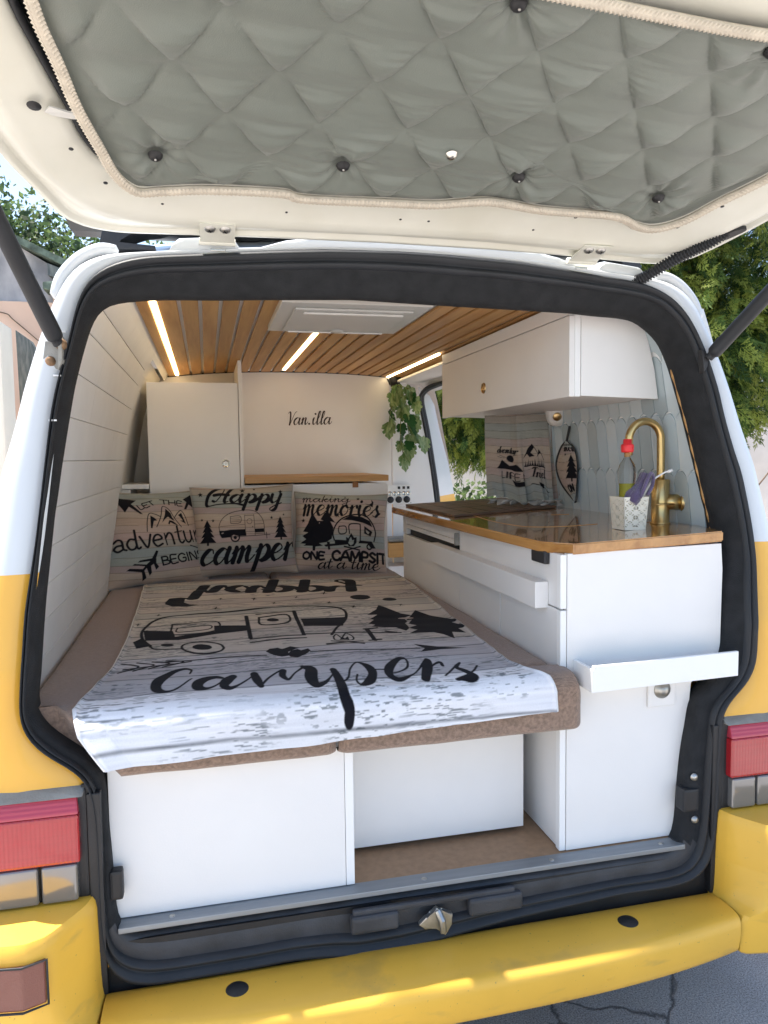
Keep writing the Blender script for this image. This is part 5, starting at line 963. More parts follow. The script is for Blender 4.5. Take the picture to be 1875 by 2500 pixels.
edge = np.minimum(X - XL, XR - X); Cb = np.where((edge < .0035)[..., None], np.array((.70, .70, .70)), Cb)
bl = thing('printed_blanket', 'fleece blanket printed with whitewashed boards, a caravan and the word Campers, spread over the mattress', 'blanket', (-.2, .6, .93))
grid_mesh('fleece', Pb, bl, MT['blanket'], Cb)

# pillows -------------------------------------------------------------
PCOL = np.array([(.34, .31, .27), (.43, .33, .26), (.30, .32, .29), (.41, .31, .28), (.44, .36, .29), (.28, .31, .30), (.42, .33, .28), (.37, .30, .28)])
def star(cx, cy, s): return [(cx + (s if i % 2 == 0 else s * .42) * math.sin(i * PI / 5), cy - (s if i % 2 == 0 else s * .42) * math.cos(i * PI / 5)) for i in range(10)]
def fir(cx, top_, bot, w, tiers=4):
    h = bot - top_; R = []; Lf = []
    for i in range(tiers):
        y1 = top_ + h * (.10 + .80 * (i + 1) / tiers); ww = w * (.30 + .70 * (i + 1) / tiers) / 2
        R += [(cx + ww, y1), (cx + ww * .55, y1 - h * .03)]
    R[-1] = (cx + w * .06, R[-2][1] - 2); R += [(cx + w * .06, bot)]
    Lf = [(2 * cx - x, y) for x, y in R[::-1]]; return [(cx, top_)] + R + Lf
def pillow(label, c, w, h, yaw, leanb, roll, bbox, art, seed, T_=.066):
    """bbox: the art's coordinate box (x0, y0, x1, y1); art() -> polys, strokes, whites"""
    n = 230; u = np.linspace(-1, 1, n)[None, :] + np.zeros((n, 1)); v = np.linspace(-1, 1, n)[:, None] + np.zeros((1, n))
    pin = .055; X = u * (w / 2) * (1 - pin * (1 - v ** 2) * 1.0 * np.abs(u) ** 2 + .02 * u ** 2 * v ** 2); Z = v * (h / 2) * (1 - pin * (1 - u ** 2) * np.abs(v) ** 2 + .02 * u ** 2 * v ** 2)
    d = (np.clip(1 - np.abs(u) ** 2.6, 0, 1) ** .62) * (np.clip(1 - np.abs(v) ** 2.6, 0, 1) ** .62)
    Y = -T_ * d - .010 * (vnoise(u * 1.7 + seed, v * 1.7, seed, 2) - .5) * d - .007 * np.sin(9 * u + 3 * v + seed) * np.exp(-((1 - np.abs(v)) / .25) ** 2) * d ** .5 - .004 * (vnoise(u * 5, v * 5 + seed, seed + 2, 2) - .5) * d
    Z = Z - .012 * (1 - v) * .5 * (d) 
    x0, y0, x1, y1 = bbox; U = x0 + (u + 1) / 2 * (x1 - x0); V = y1 - (v + 1) / 2 * (y1 - y0)
    sc_ = (x1 - x0)
    # board stripes curved as the cushion swells
    k = 13; bow = .020 * (1 - u ** 2); vv = (v + 1) / 2 + bow + .01 * np.sin(u * 3 + np.floor(v * 5)); rid = np.floor(vv * k); base = PCOL[(rid * 3 + seed).astype(int) % len(PCOL)].copy()
    fr_ = vv * k - rid; dl_ = np.minimum(fr_, 1 - fr_) / k; base *= (1 + .16 * (vnoise(u * 4, v * 60, seed, 3) - .5) + .16 * (vnoise(u * 3, v * 5, seed + 1, 2) - .5))[..., None]
    l_ = np.clip(1 - dl_ / .0042, 0, 1) * .75; base = base * (1 - l_[..., None]) + np.array((.09, .06, .045)) * l_[..., None]
    pol, stk, wht = art(); ink = np.zeros(U.shape); aa2 = sc_ / 260
    for p in pol: ink = np.maximum(ink, poly_mask(U, V, p, aa2))
    for s__ in stk: ink = np.maximum(ink, stroke_mask(U, V, s__, aa2, 4))
    for p in wht: ink = ink * (1 - poly_mask(U, V, p, aa2))
    col = base * (1 - ink[..., None]) + INK * ink[..., None]
    def place(Xa, Ya, Za):
        cr_, sr = math.cos(roll), math.sin(roll); xa = Xa * cr_ - Za * sr; za = Xa * sr + Za * cr_
        cl, sl = math.cos(leanb), math.sin(leanb); yb = Ya * cl + za * sl; zb = -Ya * sl * 0 + za * cl - Ya * sl
        cy, sy = math.cos(yaw), math.sin(yaw); return np.stack([c[0] + xa * cy - yb * sy, c[1] + xa * sy + yb * cy, c[2] + zb], -1)
    root = thing('pillow', label, 'pillow', (c[0], c[1], c[2] - h / 2), 'printed pillows on the mattress')
    grid_mesh('pillow_front', place(X, Y, Z), root, MT['cotton'], col)
    bk = grid_mesh('pillow_back', place(X[::6, ::6], -Y[::6, ::6] * .8 + .0005, Z[::6, ::6]), root, MT['cotton'], base[::6, ::6])
    # piped seam round the edge
    ring = [(X[0, i], 0, Z[0, i]) for i in range(0, n, 8)] + [(X[i, -1], 0, Z[i, -1]) for i in range(0, n, 8)] + [(X[-1, i], 0, Z[-1, i]) for i in range(n - 1, 0, -8)] + [(X[i, 0], 0, Z[i, 0]) for i in range(n - 1, 0, -8)]
    r3 = [Vector(place(np.array(a), np.array(b_), np.array(c_))) for a, b_, c_ in ring]
    bm = bmesh.new(); add_tube(bm, r3, .0022, 5, closed=True); me_o = bm_obj('seam', bm, root, mat('seam_thread', (.36, .33, .29), .9) if 'seam' not in MT else MT['seam'])
    return root
MT['seam'] = mat('seam_thread', (.36, .33, .29), .9)
W = lambda st_, w: [(x, y, w / 2) for x, y in st_]
def Wtext(*a, **k):
    # art space has y down: write with flipped up-axis
    return write(*a, flip=True, **k)
def art_happy():
    pol = [star(222, 262, 42), star(860, 205, 46), star(1040, 188, 26), star(1445, 262, 38), star(395, 655, 28), star(1288, 648, 28), star(215, 635, 24), star(1492, 605, 20)]
    pol += [fir(300, 640, 1000, 270), fir(1430, 630, 965, 230)]
    pol += [[(480, 800), (560, 806), (650, 795), (880, 795), (890, 885), (800, 888), (780, 890), (700, 868), (650, 895), (640, 900), (520, 905), (490, 860)], [(1020, 795), (1165, 795), (1160, 848), (1022, 848)]]
    stk = [W(s_, w) for s_, w in [([(490, 800), (485, 740), (520, 660), (600, 590), (720, 545), (900, 525), (1030, 545), (1110, 610), (1160, 710), (1168, 880)], 9), ([(640, 897), (1250, 884)], 9), ([(1195, 850), (1198, 935)], 10), ([(880, 885), (875, 620), (890, 605), (1000, 605), (1015, 620), (1022, 885)], 7), ([(662, 610), (808, 610), (808, 700), (680, 708), (662, 690), (662, 610)], 8), ([(665, 635), (806, 635)], 5), ([(665, 660), (806, 660)], 5), ([(668, 685), (806, 685)], 5), ([(500, 745), (876, 728)], 5), ([(1020, 730), (1162, 728)], 5), ([(890, 832), (1018, 832)], 5), ([(1030, 862), (1160, 862)], 6)]]
    stk += [W([(945 + 38 * math.cos(a), 688 + 36 * math.sin(a)) for a in np.linspace(0, 2 * PI, 13)], 6), W([(722 + 62 * math.cos(a), 900 + 60 * math.sin(a)) for a in np.linspace(0, 2 * PI, 15)], 20)]
    pol += [[(722 + 26 * math.cos(a), 905 + 26 * math.sin(a)) for a in np.linspace(0, 2 * PI, 12)], [(990 + 8 * math.cos(a), 765 + 8 * math.sin(a)) for a in np.linspace(0, 2 * PI, 8)]]
    stk += Wtext('Happy', (380, 385), (1450, 430), 128, 50, 17, slant=.25)
    stk += Wtext('camper', (170, 1270), (1600, 1240), 210, 66, 22, slant=.30, grow=.08)
    wht = [[(515, 838), (540, 828), (555, 838), (525, 848)]]
    return pol, stk, wht
def art_adventure():
    pol = [[(345, 262), (635, 330), (555, 395), (675, 575), (640, 570), (520, 440), (455, 535)], [(1290, 320), (1445, 225), (1445, 470), (1370, 410), (1310, 500), (1275, 495), (1340, 370)]]
    pol += [[(990, 490), (1050, 570), (1060, 640), (1090, 700), (1050, 680), (1000, 630), (960, 660), (905, 725), (960, 600)], [(765, 600), (815, 640), (845, 685), (800, 690), (785, 740), (765, 805), (745, 800), (755, 690)], [(1215, 560), (1230, 640), (1258, 745), (1220, 720), (1170, 690), (1215, 690), (1190, 640), (1155, 600)], [(985, 740), (1010, 685), (1060, 700), (1135, 775), (1080, 755), (1020, 720), (1005, 755)]]
    pol += [[(530, 1305), (560, 1275), (715, 1255), (775, 1140), (805, 1150), (770, 1250), (770, 1330), (805, 1390), (765, 1440), (735, 1340), (700, 1370), (710, 1480), (680, 1530), (640, 1400), (610, 1440), (640, 1560), (595, 1610), (575, 1460), (390, 1415), (430, 1385), (590, 1410), (620, 1370), (465, 1340), (490, 1320), (640, 1345), (690, 1295)]]
    pol += [[(1410, 1190), (1480, 1180), (1560, 1260), (1530, 1400), (1460, 1330)]]
    stk = [W(s_, w) for s_, w in [([(690, 850), (715, 680), (755, 570), (830, 580), (900, 625)], 12), ([(825, 785), (905, 620), (945, 470), (990, 455), (1050, 530), (1090, 650), (1175, 795)], 12), ([(1095, 640), (1150, 570), (1215, 522), (1260, 600), (1295, 770)], 12), ([(1280, 1085), (1410, 1125)], 16)]]
    stk += write('LET', (650, 500), (880, 405), 78, 17, 17, CAPS, slant=-.1, flip=True) + write('THE', (945, 400), (1265, 445), 85, 17, 17, CAPS, slant=0, flip=True)
    ad = {'a': (.85, [[(.1, .8), (.35, 1), (.6, .85), (.62, .2), (.8, .05)], [(.6, .5), (.25, .5), (.05, .25), (.25, 0), (.6, .15)]]), 'd': (.95, [[(.7, 1.6), (.66, .3), (.75, 0), (.9, .1)], [(.66, .8), (.3, .9), (.05, .5), (.2, .05), (.5, .05), (.66, .3)]]), 'v': (.85, [[(0, 1), (.4, 0), (.75, 1.05)]]), 'e': (.8, [[(.05, .5), (.65, .6), (.5, .95), (.2, .9), (.02, .45), (.25, 0), (.65, .15)]]), 'n': (.9, [[(.1, 1), (.15, 0)], [(.12, .6), (.4, 1), (.62, .8), (.68, 0)]]), 't': (.65, [[(.25, 1.5), (.22, .3), (.4, 0), (.6, .15)], [(0, 1), (.55, 1.05)]]), 'u': (.9, [[(.05, 1), (.1, .25), (.35, 0), (.62, .3), (.65, 1)], [(.65, 1), (.75, 0)]]), 'r': (.7, [[(.1, 1), (.15, 0)], [(.15, .6), (.35, .95), (.6, .85)]])}
    for k_, (p_, q_, s_) in {'adventur': ((255, 1130), (1500, 1010), 175)}.items(): stk += write(k_, p_, q_, s_, 30, 30, ad, slant=.02, flip=True)
    stk += write('BEGINS', (850, 1375), (1500, 1285), 128, 24, 24, CAPS, slant=-.05, flip=True)
    return pol, stk, []
def art_memories():
    pol = [star(208, 612, 38), star(768, 528, 42), star(1088, 240, 34), star(880, 205, 20)]
    pol += [[(1300, 250), (1340, 300), (1330, 385), (1200, 325), (1270, 340), (1310, 310)]]
    pol += [[(360, 495), (450, 620), (545, 620), (500, 600), (560, 500), (620, 470), (660, 560), (740, 650), (660, 630), (710, 720), (690, 880), (600, 935), (490, 950), (555, 985), (435, 1000), (430, 1060), (390, 1060), (385, 990), (230, 985), (270, 960), (170, 950), (270, 890), (200, 840), (300, 790), (210, 775), (290, 660)]]
    pol += [[(840, 600), (980, 530), (1150, 545), (1290, 600), (1340, 690), (1200, 640), (1000, 605)], [(735, 895), (930, 900), (960, 960), (600, 1000), (570, 975), (620, 960), (740, 950)], [(1130, 895), (1330, 905), (1400, 1005), (1320, 1010), (1260, 940), (1110, 940)], [(1200, 680), (1340, 760), (1310, 830), (1200, 790)]]
    pol += [[(990, 790), (1040, 860), (1080, 850), (1080, 930), (1040, 985), (960, 990), (920, 930), (910, 850), (950, 870)], [(610, 920), (660, 930), (670, 1040), (640, 1045)]]
    stk = [W(s_, w) for s_, w in [([(730, 900), (705, 800), (760, 660), (880, 560), (1080, 510), (1240, 545), (1350, 660), (1395, 780), (1370, 900)], 22), ([(800, 700), (900, 700), (910, 790), (820, 810), (790, 760), (800, 700)], 16), ([(965, 800), (960, 670), (1110, 655), (1135, 700), (1140, 930)], 18), ([(890, 990), (1130, 1040)], 22), ([(900, 1055), (1140, 985)], 20)]]
    stk += [W([(1290 + 38 * math.cos(a), 985 + 38 * math.sin(a)) for a in np.linspace(0, 2 * PI, 13)], 24)]
    stk += Wtext('making', (190, 325), (950, 305), 68, 17, 11, slant=.1) + Wtext('memories', (190, 530), (1440, 530), 160, 44, 15, slant=.12)
    stk += write('ONE', (230, 1180), (590, 1190), 105, 34, 34, CAPS, slant=0, flip=True) + write('CAMPSITE', (700, 1195), (1700, 1225), 138, 40, 40, CAPS, slant=0, flip=True)
    stk += Wtext('at a time', (480, 1340), (1440, 1330), 95, 26, 11, slant=.2)
    wht = [[(970, 880), (990, 850), (1010, 900), (1040, 890), (1030, 950), (990, 975), (950, 940)], [(1225, 730), (1290, 770), (1270, 800), (1235, 770)], [(475, 650), (492, 638), (485, 665)]]
    pol += [[(990, 890), (1010, 930), (1000, 960), (975, 950), (970, 925)]]
    return pol, stk, wht
pillow('pillow lettered LET THE adventure BEGINS, leaning in the left corner by the plank wall', (-.640, 1.485, 1.093), .385, .365, math.radians(27), math.radians(20), math.radians(-2), (190, 150, 1530, 1660), art_adventure, 1)
pillow('middle pillow lettered Happy camper with a small trailer between two firs', (-.303, 1.535, 1.105), .395, .350, math.radians(-2), math.radians(14), math.radians(1.0), (80, 150, 1640, 1440), art_happy, 4)
pillow('pillow lettered making memories with fir trees and a campfire, nearest the kitchen', (.078, 1.525, 1.083), .375, .325, math.radians(-10), math.radians(18), math.radians(-2.5), (70, 150, 1560, 1370), art_memories, 6)

# lettering on the bulkhead
bm = bmesh.new(); k_ = 0
def ribbon(bm, st_, y, conv):
    prev = None; n = len(st_)
    for i in range(n):
        a = Vector(st_[max(i - 1, 0)][:2]); b_ = Vector(st_[min(i + 1, n - 1)][:2]); d = (b_ - a); d = d.normalized() if d.length > 1e-9 else Vector((1, 0)); nn = Vector((-d.y, d.x)) * st_[i][2]; p = Vector(st_[i][:2])
        cur = (bm.verts.new(conv(p + nn, y)), bm.verts.new(conv(p - nn, y)))
        if prev: bm.faces.new((prev[0], prev[1], cur[1], cur[0]))
        prev = cur
for s__ in write('Van.illa', (-.062, 1.543), (.150, 1.546), .0335, .0072, .0024, slant=.20):
    ribbon(bm, s__, 2.1490 - .00003 * k_, lambda p, y: (p.x, y, p.y)); k_ += 1
for cx_, cz_ in ((.0455, 1.548), (.0775, 1.595)):
    bm.faces.new([bm.verts.new((cx_ + .0048 * math.cos(a), 2.1484, cz_ + .0048 * math.sin(a))) for a in np.linspace(0, 2 * PI, 10, endpoint=False)])
bm_obj('lettering', bm, bulk, MT['ink'], normals=False)

# ------------------------------------------------------------------ things on and above the worktop
WT = wt(.66)
tap = thing('kitchen_tap', 'brushed gold swan-neck tap with round side lever at the rear end of the worktop', 'tap', (.683, .25, WT))
TX, TY = .688, .258
lathe('tap_body', [(0, 0), (.0255, 0), (.0255, .004), (.0225, .006), (.0225, .048), (.0225, .112), (.0195, .114), (.0, .114)], (TX, TY, WT), tap, MT['gold'], n=32)
nk = [(TX, TY, WT + .11), (TX, TY, WT + .16), (TX - .001, TY, WT + .21)]
cx0 = TX - .046
nk += [(cx0 + .045 * math.cos(a), TY, WT + .215 + .046 * math.sin(a)) for a in np.linspace(.15, PI - .1, 14)] + [(TX - .092, TY, WT + .190), (TX - .092, TY, WT + .176)]
tube('spout', catmull(nk, 3), .0098, tap, MT['gold'], 18)
lathe('tap_boss', [(0, -.005), (.020, -.005), (.020, .044), (.0, .046)], (TX + .004, TY, WT + .056), tap, MT['gold'], (.86, -.5, 0), 28)
lathe('tap_knob', [(0, .0), (.0235, .0), (.0245, .002), (.0245, .010), (.023, .012), (0, .0125)], Vector((TX + .004, TY, WT + .056)) + Vector((.86, -.5, 0)).normalized() * .045, tap, MT['gold'], (.86, -.5, 0), 32)
tube('lever', [(TX + .026, TY - .030, WT + .052), (TX - .034, TY - .030, WT + .052)], .0021, tap, MT['gold'], 8)

CX, CY = .563, .200; cw0, cw1, ch = .0285, .0335, .080; CZ = wt(.565)
cad = thing('cutlery_caddy', 'small square cream metal caddy with pierced flower pattern beside the gold tap', 'caddy', (CX, CY, CZ))
def caddy_side(nrm):
    bm = bmesh.new(); n = 48; 
    def P_(u, v): 
        w = cw0 + (cw1 - cw0) * v; p = Vector((u * w, -w, v * ch)); a = nrm * PI / 2
        return Vector((CX + p.x * math.cos(a) - p.y * math.sin(a), CY + p.x * math.sin(a) + p.y * math.cos(a), CZ + p.z))
    vs2 = {}
    def solid(u, v):
        if abs(u) > .93 or v < .09 or v > .955: return True
        a = (u + 1) / 2 * 2; b_ = (v - .09) / .865 * 3
        fa, fb = (a % 1) - .5, (b_ % 1) - .5
        # rosette cells: thin rings and crossing petals stay solid
        r1 = math.hypot(fa, fb); 
        ring = abs(r1 - .44) < .075
        pet = any(abs(math.hypot(fa - sx * .5, fb - sy * .5) - .5) < .085 for sx in (-1, 1) for sy in (-1, 1))
        edge_ = abs(fa) > .46 or abs(fb) > .46
        return ring or pet or r1 < .10 or edge_
    for i in range(n):
        for j in range(int(n * 1.3)):
            m = int(n * 1.3); u0, u1 = -1 + 2 * i / n, -1 + 2 * (i + 1) / n; v0, v1 = j / m, (j + 1) / m
            if solid((u0 + u1) / 2, (v0 + v1) / 2):
                q = []
                for (a, b_) in ((i, j), (i + 1, j), (i + 1, j + 1), (i, j + 1)):
                    if (a, b_) not in vs2: vs2[(a, b_)] = bm.verts.new(P_(-1 + 2 * a / n, b_ / m))
                    q.append(vs2[(a, b_)])
                bm.faces.new(q)
    r_e = bmesh.ops.extrude_face_region(bm, geom=bm.faces[:]); a = nrm * PI / 2; inn = Vector((-math.sin(a) * 1.0, math.cos(a), 0)) * .0012
    bmesh.ops.translate(bm, verts=[v for v in r_e['geom'] if isinstance(v, bmesh.types.BMVert)], vec=inn)
    return bm_obj('pierced_side', bm, cad, MT['caddy'])
for k in range(4): caddy_side(k)
box('caddy_base', (CX - .028, CY - .028, CZ + .001), (CX + .028, CY + .028, CZ + .004), cad, MT['caddy'])
bt = thing('dish_soap_bottle', 'clear bottle of green washing-up liquid with a red cap standing in the caddy', 'bottle', (CX - .008, CY, CZ))
bprof = [(0, .006), (.0165, .006), (.0185, .012), (.0185, .105), (.0215, .125), (.0222, .140), (.018, .158), (.010, .170), (.0075, .176), (.0075, .186)]
lathe('bottle_body', bprof, (CX - .006, CY, CZ), bt, MT['bottle'], n=28)
lathe('soap', [(0, .007), (.0155, .007), (.0175, .013), (.0175, .112), (0, .112)], (CX - .006, CY, CZ), bt, MT['soap'], n=28)
lathe('nozzle', [(.006, .176), (.0065, .182), (.008, .184), (.0, .19)], (CX - .006, CY, CZ), bt, MT['oak'], n=16)
lathe('bottle_cap', [(0, .187), (.0135, .187), (.0150, .191), (.0155, .203), (.0140, .207), (.0105, .208), (.0098, .219), (0, .220)], (CX - .006, CY, CZ), bt, MT['redcap'], n=24)
# rolled purple cloth
ct = thing('cleaning_cloth', 'rolled purple microfibre cloth stuffed into the cream caddy', 'cloth', (CX + .014, CY - .01, CZ + .07))
bm = bmesh.new(); rows_ = []
for i in range(26):
    t = i / 25; c = Vector((CX - .010 + .046 * t, CY - .022 + .006 * t, CZ + .066 + .066 * t)); rad = .0165 + .004 * math.sin(t * 7) - .006 * max(0, t - .75) * 3; ring = []
    for j in range(40):
        a = j / 40 * 2 * PI; r2 = rad * (1 + .12 * math.sin(3 * a + 2 * t) + .06 * math.sin(7 * a - 3 * t) + .05 * math.sin(15 * a + 9 * t)); e1 = Vector((.80, 0, -.6)); e2 = Vector((0, 1, 0)); ring.append(bm.verts.new(c + e1 * r2 * math.cos(a) * .95 + e2 * r2 * math.sin(a)))
    rows_.append(ring)
for A, B in zip(rows_, rows_[1:]):
    for j in range(40): f = bm.faces.new((A[j], A[(j + 1) % 40], B[(j + 1) % 40], B[j])); f.smooth = True
bm.faces.new(rows_[0]); cc = bm.verts.new(Vector((CX + .030, CY - .017, CZ + .120)))
for j in range(40): bm.faces.new((rows_[-1][j], rows_[-1][(j + 1) % 40], cc))
bm_obj('rolled_cloth', bm, ct, MT['cloth'])
tube('cloth_fold', catmull([(CX + .004, CY - .040, CZ + .078), (CX + .012, CY - .043, CZ + .098), (CX + .026, CY - .040, CZ + .126), (CX + .036, CY - .036, CZ + .136), (CX + .044, CY - .034, CZ + .126), (CX + .036, CY - .040, CZ + .104), (CX + .022, CY - .043, CZ + .084)], 5), .0046, ct, MT['cloth'], 8)
br = thing('dish_brush', 'slim translucent white brush handle sticking out of the caddy towards the tap', 'brush', (CX + .02, CY, CZ + .07))
tube('handle', catmull([(CX + .018, CY - .010, CZ + .05), (CX + .034, CY - .014, CZ + .088), (CX + .052, CY - .018, CZ + .118), (CX + .080, CY - .022, CZ + .136), (CX + .098, CY - .024, CZ + .142)], 6), .0023, br, MT['white'], 8)
tube('brush_tip', [(CX + .090, CY - .023, CZ + .139), (CX + .102, CY - .0245, CZ + .143)], .0042, br, MT['white'], 8)

# tea towel with its print, hung over the worktop
def cloth_sheet(root, name, P, bbox, art, seed, nrows=11, dirU=False):
    ny, nx, _ = P.shape; u = np.linspace(0, 1, nx)[None, :] + np.zeros((ny, 1)); v = np.linspace(0, 1, ny)[:, None] + np.zeros((1, nx))
    x0, y0, x1, y1 = bbox; U = x0 + u * (x1 - x0); V = y1 - v * (y1 - y0); rid = np.floor(v * nrows + .15 * np.sin(u * 5)); fr_ = v * nrows + .15 * np.sin(u * 5) - rid
    base = PCOL[(rid * 3 + seed).astype(int) % len(PCOL)] * .75 + np.array((.30, .27, .23)) * .25; base = base * (1 + .2 * (vnoise(u * 5, v * 90, seed, 2) - .5))[..., None]
    l_ = np.clip(1 - np.minimum(fr_, 1 - fr_) / .05, 0, 1) * .7; base = base * (1 - l_[..., None]) + np.array((.08, .06, .05)) * l_[..., None]
    pol, stk, wht = art(); ink = np.zeros(U.shape)
    for p in pol: ink = np.maximum(ink, poly_mask(U, V, p, (x1 - x0) / nx * 1.5))
    for s__ in stk: ink = np.maximum(ink, stroke_mask(U, V, s__, (x1 - x0) / nx * 1.5, 4))
    col = base * (1 - ink[..., None]) + INK * ink[..., None]; return grid_mesh(name, P, root, MT['cotton'], col)
def art_towel():
    pol = [[(370, 1000), (425, 890), (470, 960), (520, 930), (570, 1018), (400, 1005)], [(480 + 27 * math.cos(a), 870 + 45 * math.sin(a)) for a in np.linspace(0, 2 * PI, 14)], [(480, 1130), (600, 1140), (630, 1195), (500, 1190)], [(605, 858), (660, 740), (700, 685), (720, 720), (690, 790), (720, 830), (680, 845), (650, 800)], [(735, 840), (775, 745), (800, 790), (770, 800)], [(735, 1140), (820, 1155), (820, 1210), (740, 1190)], [(840, 1205), (890, 1218), (845, 1228)]]
    pol += [[(625 + i * 17, 955), (633 + i * 17, 880 + 18 * math.sin(i * 2.3)), (643 + i * 17, 955)] for i in range(13)]
    stk = [W(s_, w) for s_, w in [([(700, 685), (760, 800), (775, 748), (840, 860)], 7), ([(380, 850), (440, 868)], 5), ([(400, 830), (450, 860)], 5), ([(500, 830), (520, 815)], 5), ([(620, 945), (850, 950)], 14), ([(680, 1175), (730, 1180)], 10), ([(820, 1190), (850, 1215)], 6)]]
    stk += write('Adventure', (345, 800), (560, 800), 40, 12, 6, slant=.2, flip=True) if False else write('dventur', (380, 800), (525, 808), 42, 12, 7, slant=.1, flip=True)
    stk += write('LIFE IS', (415, 1118), (620, 1125), 78, 10, 10, CAPS, slant=0, flip=True) + write('Travel', (690, 1085), (840, 1085), 60, 12, 6, slant=.1, flip=True)
    return pol, stk, []
for _c in 'T': pass
SCRIPT['f'] = SCRIPT['l']
tw_ = thing('tea_towel', 'folded tea towel printed with mountains and Travel hanging below the overhead cupboard', 'towel', (.62, .9, 1.2))
ny, nx = 150, 170; u = np.linspace(0, 1, nx)[None, :]; v = np.linspace(0, 1, ny)[:, None]
# from far-left (u=0) to near-right (u=1); world: top edge z 1.51, bottom 1.215
zb = wt(.6) + .012
XA = np.interp(u, [0, .30, .34, 1], [.520, .590, .594, .690]) + 0 * v; YA = np.interp(u, [0, .36, .38, 1], [1.06, .985, .972, .915]) + 0 * v
fold = .010 * np.sin(u * 19) * (1 - v) + .006 * np.sin(u * 43 + 4 * v) * (1 - v) ** 2
hgt = np.interp(u, [0, .4, 1], [.272, .300, .300]); Zt = 1.522 - .004 * u; hem_ = .012 * np.sin(u * 11) + .006 * np.sin(u * 31)
P = np.stack([XA + fold * .4 + .018 * (1 - v) * u, YA - fold - .02 * (1 - v) ** 3, zb + .004 + hem_ * (1 - v) ** 2 * .6 + .02 * (1 - u) * (1 - v) + (Zt - zb) * v], -1)
cloth_sheet(tw_, 'front_fold', P, (300, 330, 900, 1370), art_towel, 2)
u2 = np.linspace(0, 1, 60)[None, :]; P = np.stack([np.interp(u2, [0, .5, 1], [.694, .716, .708]) + 0 * v + .016 * (1 - v), .900 - .035 * u2 + .010 * np.sin(u2 * 8) + .02 * (1 - v) + 0 * v, zb + .014 + .02 * u2 * (1 - v) + (1.50 - zb) * v + 0 * u2], -1)
cloth_sheet(tw_, 'rear_fold', P, (820, 330, 1000, 1370), lambda: ([[(905, 850), (945, 790), (945, 850)], [(920, 925), (935, 870), (950, 925)]], [], []), 3)
# gathered hem lying on the board
P = []
for j in range(14):
    t = j / 13; P.append([(.530 + .190 * a + .01 * math.sin(a * 30 + j), 1.045 - .165 * a - .010 * t - .008 * math.sin(a * 24 + t * 5), zb + .016 - .010 * t + .0065 * math.sin(a * 38 + t * 6) * (.4 + t)) for a in np.linspace(0, 1, 90)])
loft('gathered_hem', P, tw_, MT['cotton2'] if 'cotton2' in MT else mat('plain_linen', (.50, .47, .43), .92, var=.2, vscale=(30, 30, 30), bump=.4, bscale=400))
rl = thing('sensor_light', 'round white sensor dispenser with amber oval window fixed under the overhead cupboard', 'dispenser', (.683, .86, 1.5))
bm = bmesh.new(); add_lathe(bm, [(0, -.050), (.018, -.046), (.030, -.034), (.036, -.014), (.037, 0), (.037, .026), (.0, .026)], (.690, .845, 1.527), (0, 0, 1), 28); bm_obj('housing', bm, rl, MT['white'])
lathe('amber_window', [(0, .003), (.011, .002), (.014, 0)], (.674, .8105, 1.508), rl, MT['brass'], (-.35, -1, -.35), 20)
om = thing('pot_holder', 'leaf-shaped pot holder with black binding printed with a fir, hanging on the tiled wall', 'pot holder', (.70, .77, 1.23))
LEAF = [(-.10, 0), (-.085, .05), (-.062, .105), (-.052, .16), (-.046, .20)]
rim = catmull([(.716, .762, 1.232), (.700, .828, 1.290), (.690, .846, 1.350), (.688, .812, 1.405), (.690, .775, 1.430)], 8) 
rim2 = catmull([(.716, .762, 1.232), (.709, .742, 1.29), (.704, .730, 1.350), (.698, .738, 1.40), (.690, .775, 1.430)], 8)
tube('binding', rim, .0042, om, MT['rubber'], 8); tube('binding', rim2, .0018, om, MT['rubber'], 8)
tube('hanging_loop', catmull([(.690, .775, 1.428), (.690, .768, 1.445), (.692, .762, 1.468), (.694, .764, 1.474)], 5), .0042, om, MT['rubber'], 8)
P = np.array([[tuple(a.lerp(b_, t) + Vector((-.006 * math.sin(t * PI), 0, 0))) for t in np.linspace(0, 1, 80)] for a, b_ in zip(catmull(rim, 3), catmull(rim2, 3))])
cloth_sheet(om, 'printed_pad', P, (1020, 620, 1220, 1310), lambda: ([fir(1175, 850, 1110, 120, 4), star(1118, 855, 16)], write('making', (1062, 742), (1230, 718), 30, 8, 5, slant=.1, flip=True) + write('memo', (1092, 815), (1290, 805), 52, 17, 8, slant=0, flip=True) + write('ON', (1126, 1215), (1200, 1195), 62, 17, 17, CAPS, slant=0, flip=True), []), 5, 9)

# hanging plant in the far right corner
pl_ = thing('hanging_plant', 'variegated trailing plant hanging from the ceiling corner beside the side door', 'plant', (.50, 2.1, 1.7))
def leaf_mesh(name, m, seed, split=True):
    rs = random.Random(seed); N_ = 9; V = []; F = []
    # heart outline with cut lobes
    out_ = [(0, 0), (.22, -.10), (.42, .05), (.48, .30), (.34, .36), (.46, .50), (.38, .66), (.26, .60), (.28, .80), (.12, .92), (0, 1.08)]
    full = [(x, y) for x, y in out_] + [(-x, y) for x, y in out_[-2:0:-1]]
    V = [(0, .35, .03)]; 
    for x, y in full: V.append((x * (1 + rs.uniform(-.08, .08)), y, -.22 * x * x - .10 * max(0, y - .4) ** 2 * 2))
    n = len(full); F = [(0, 1 + i, 1 + (i + 1) % n) for i in range(n)]
    me = bpy.data.meshes.new(name); me.from_pydata(V, [], F); me.materials.append(m); me.update(); me.polygons.foreach_set('use_smooth', [True] * len(me.polygons)); return me
lm = [leaf_mesh('leaf', MT['leafA'], 1), leaf_mesh('leaf', MT['leafB'], 2), leaf_mesh('leaf', MT['leafA'], 3)]
random.seed(5)
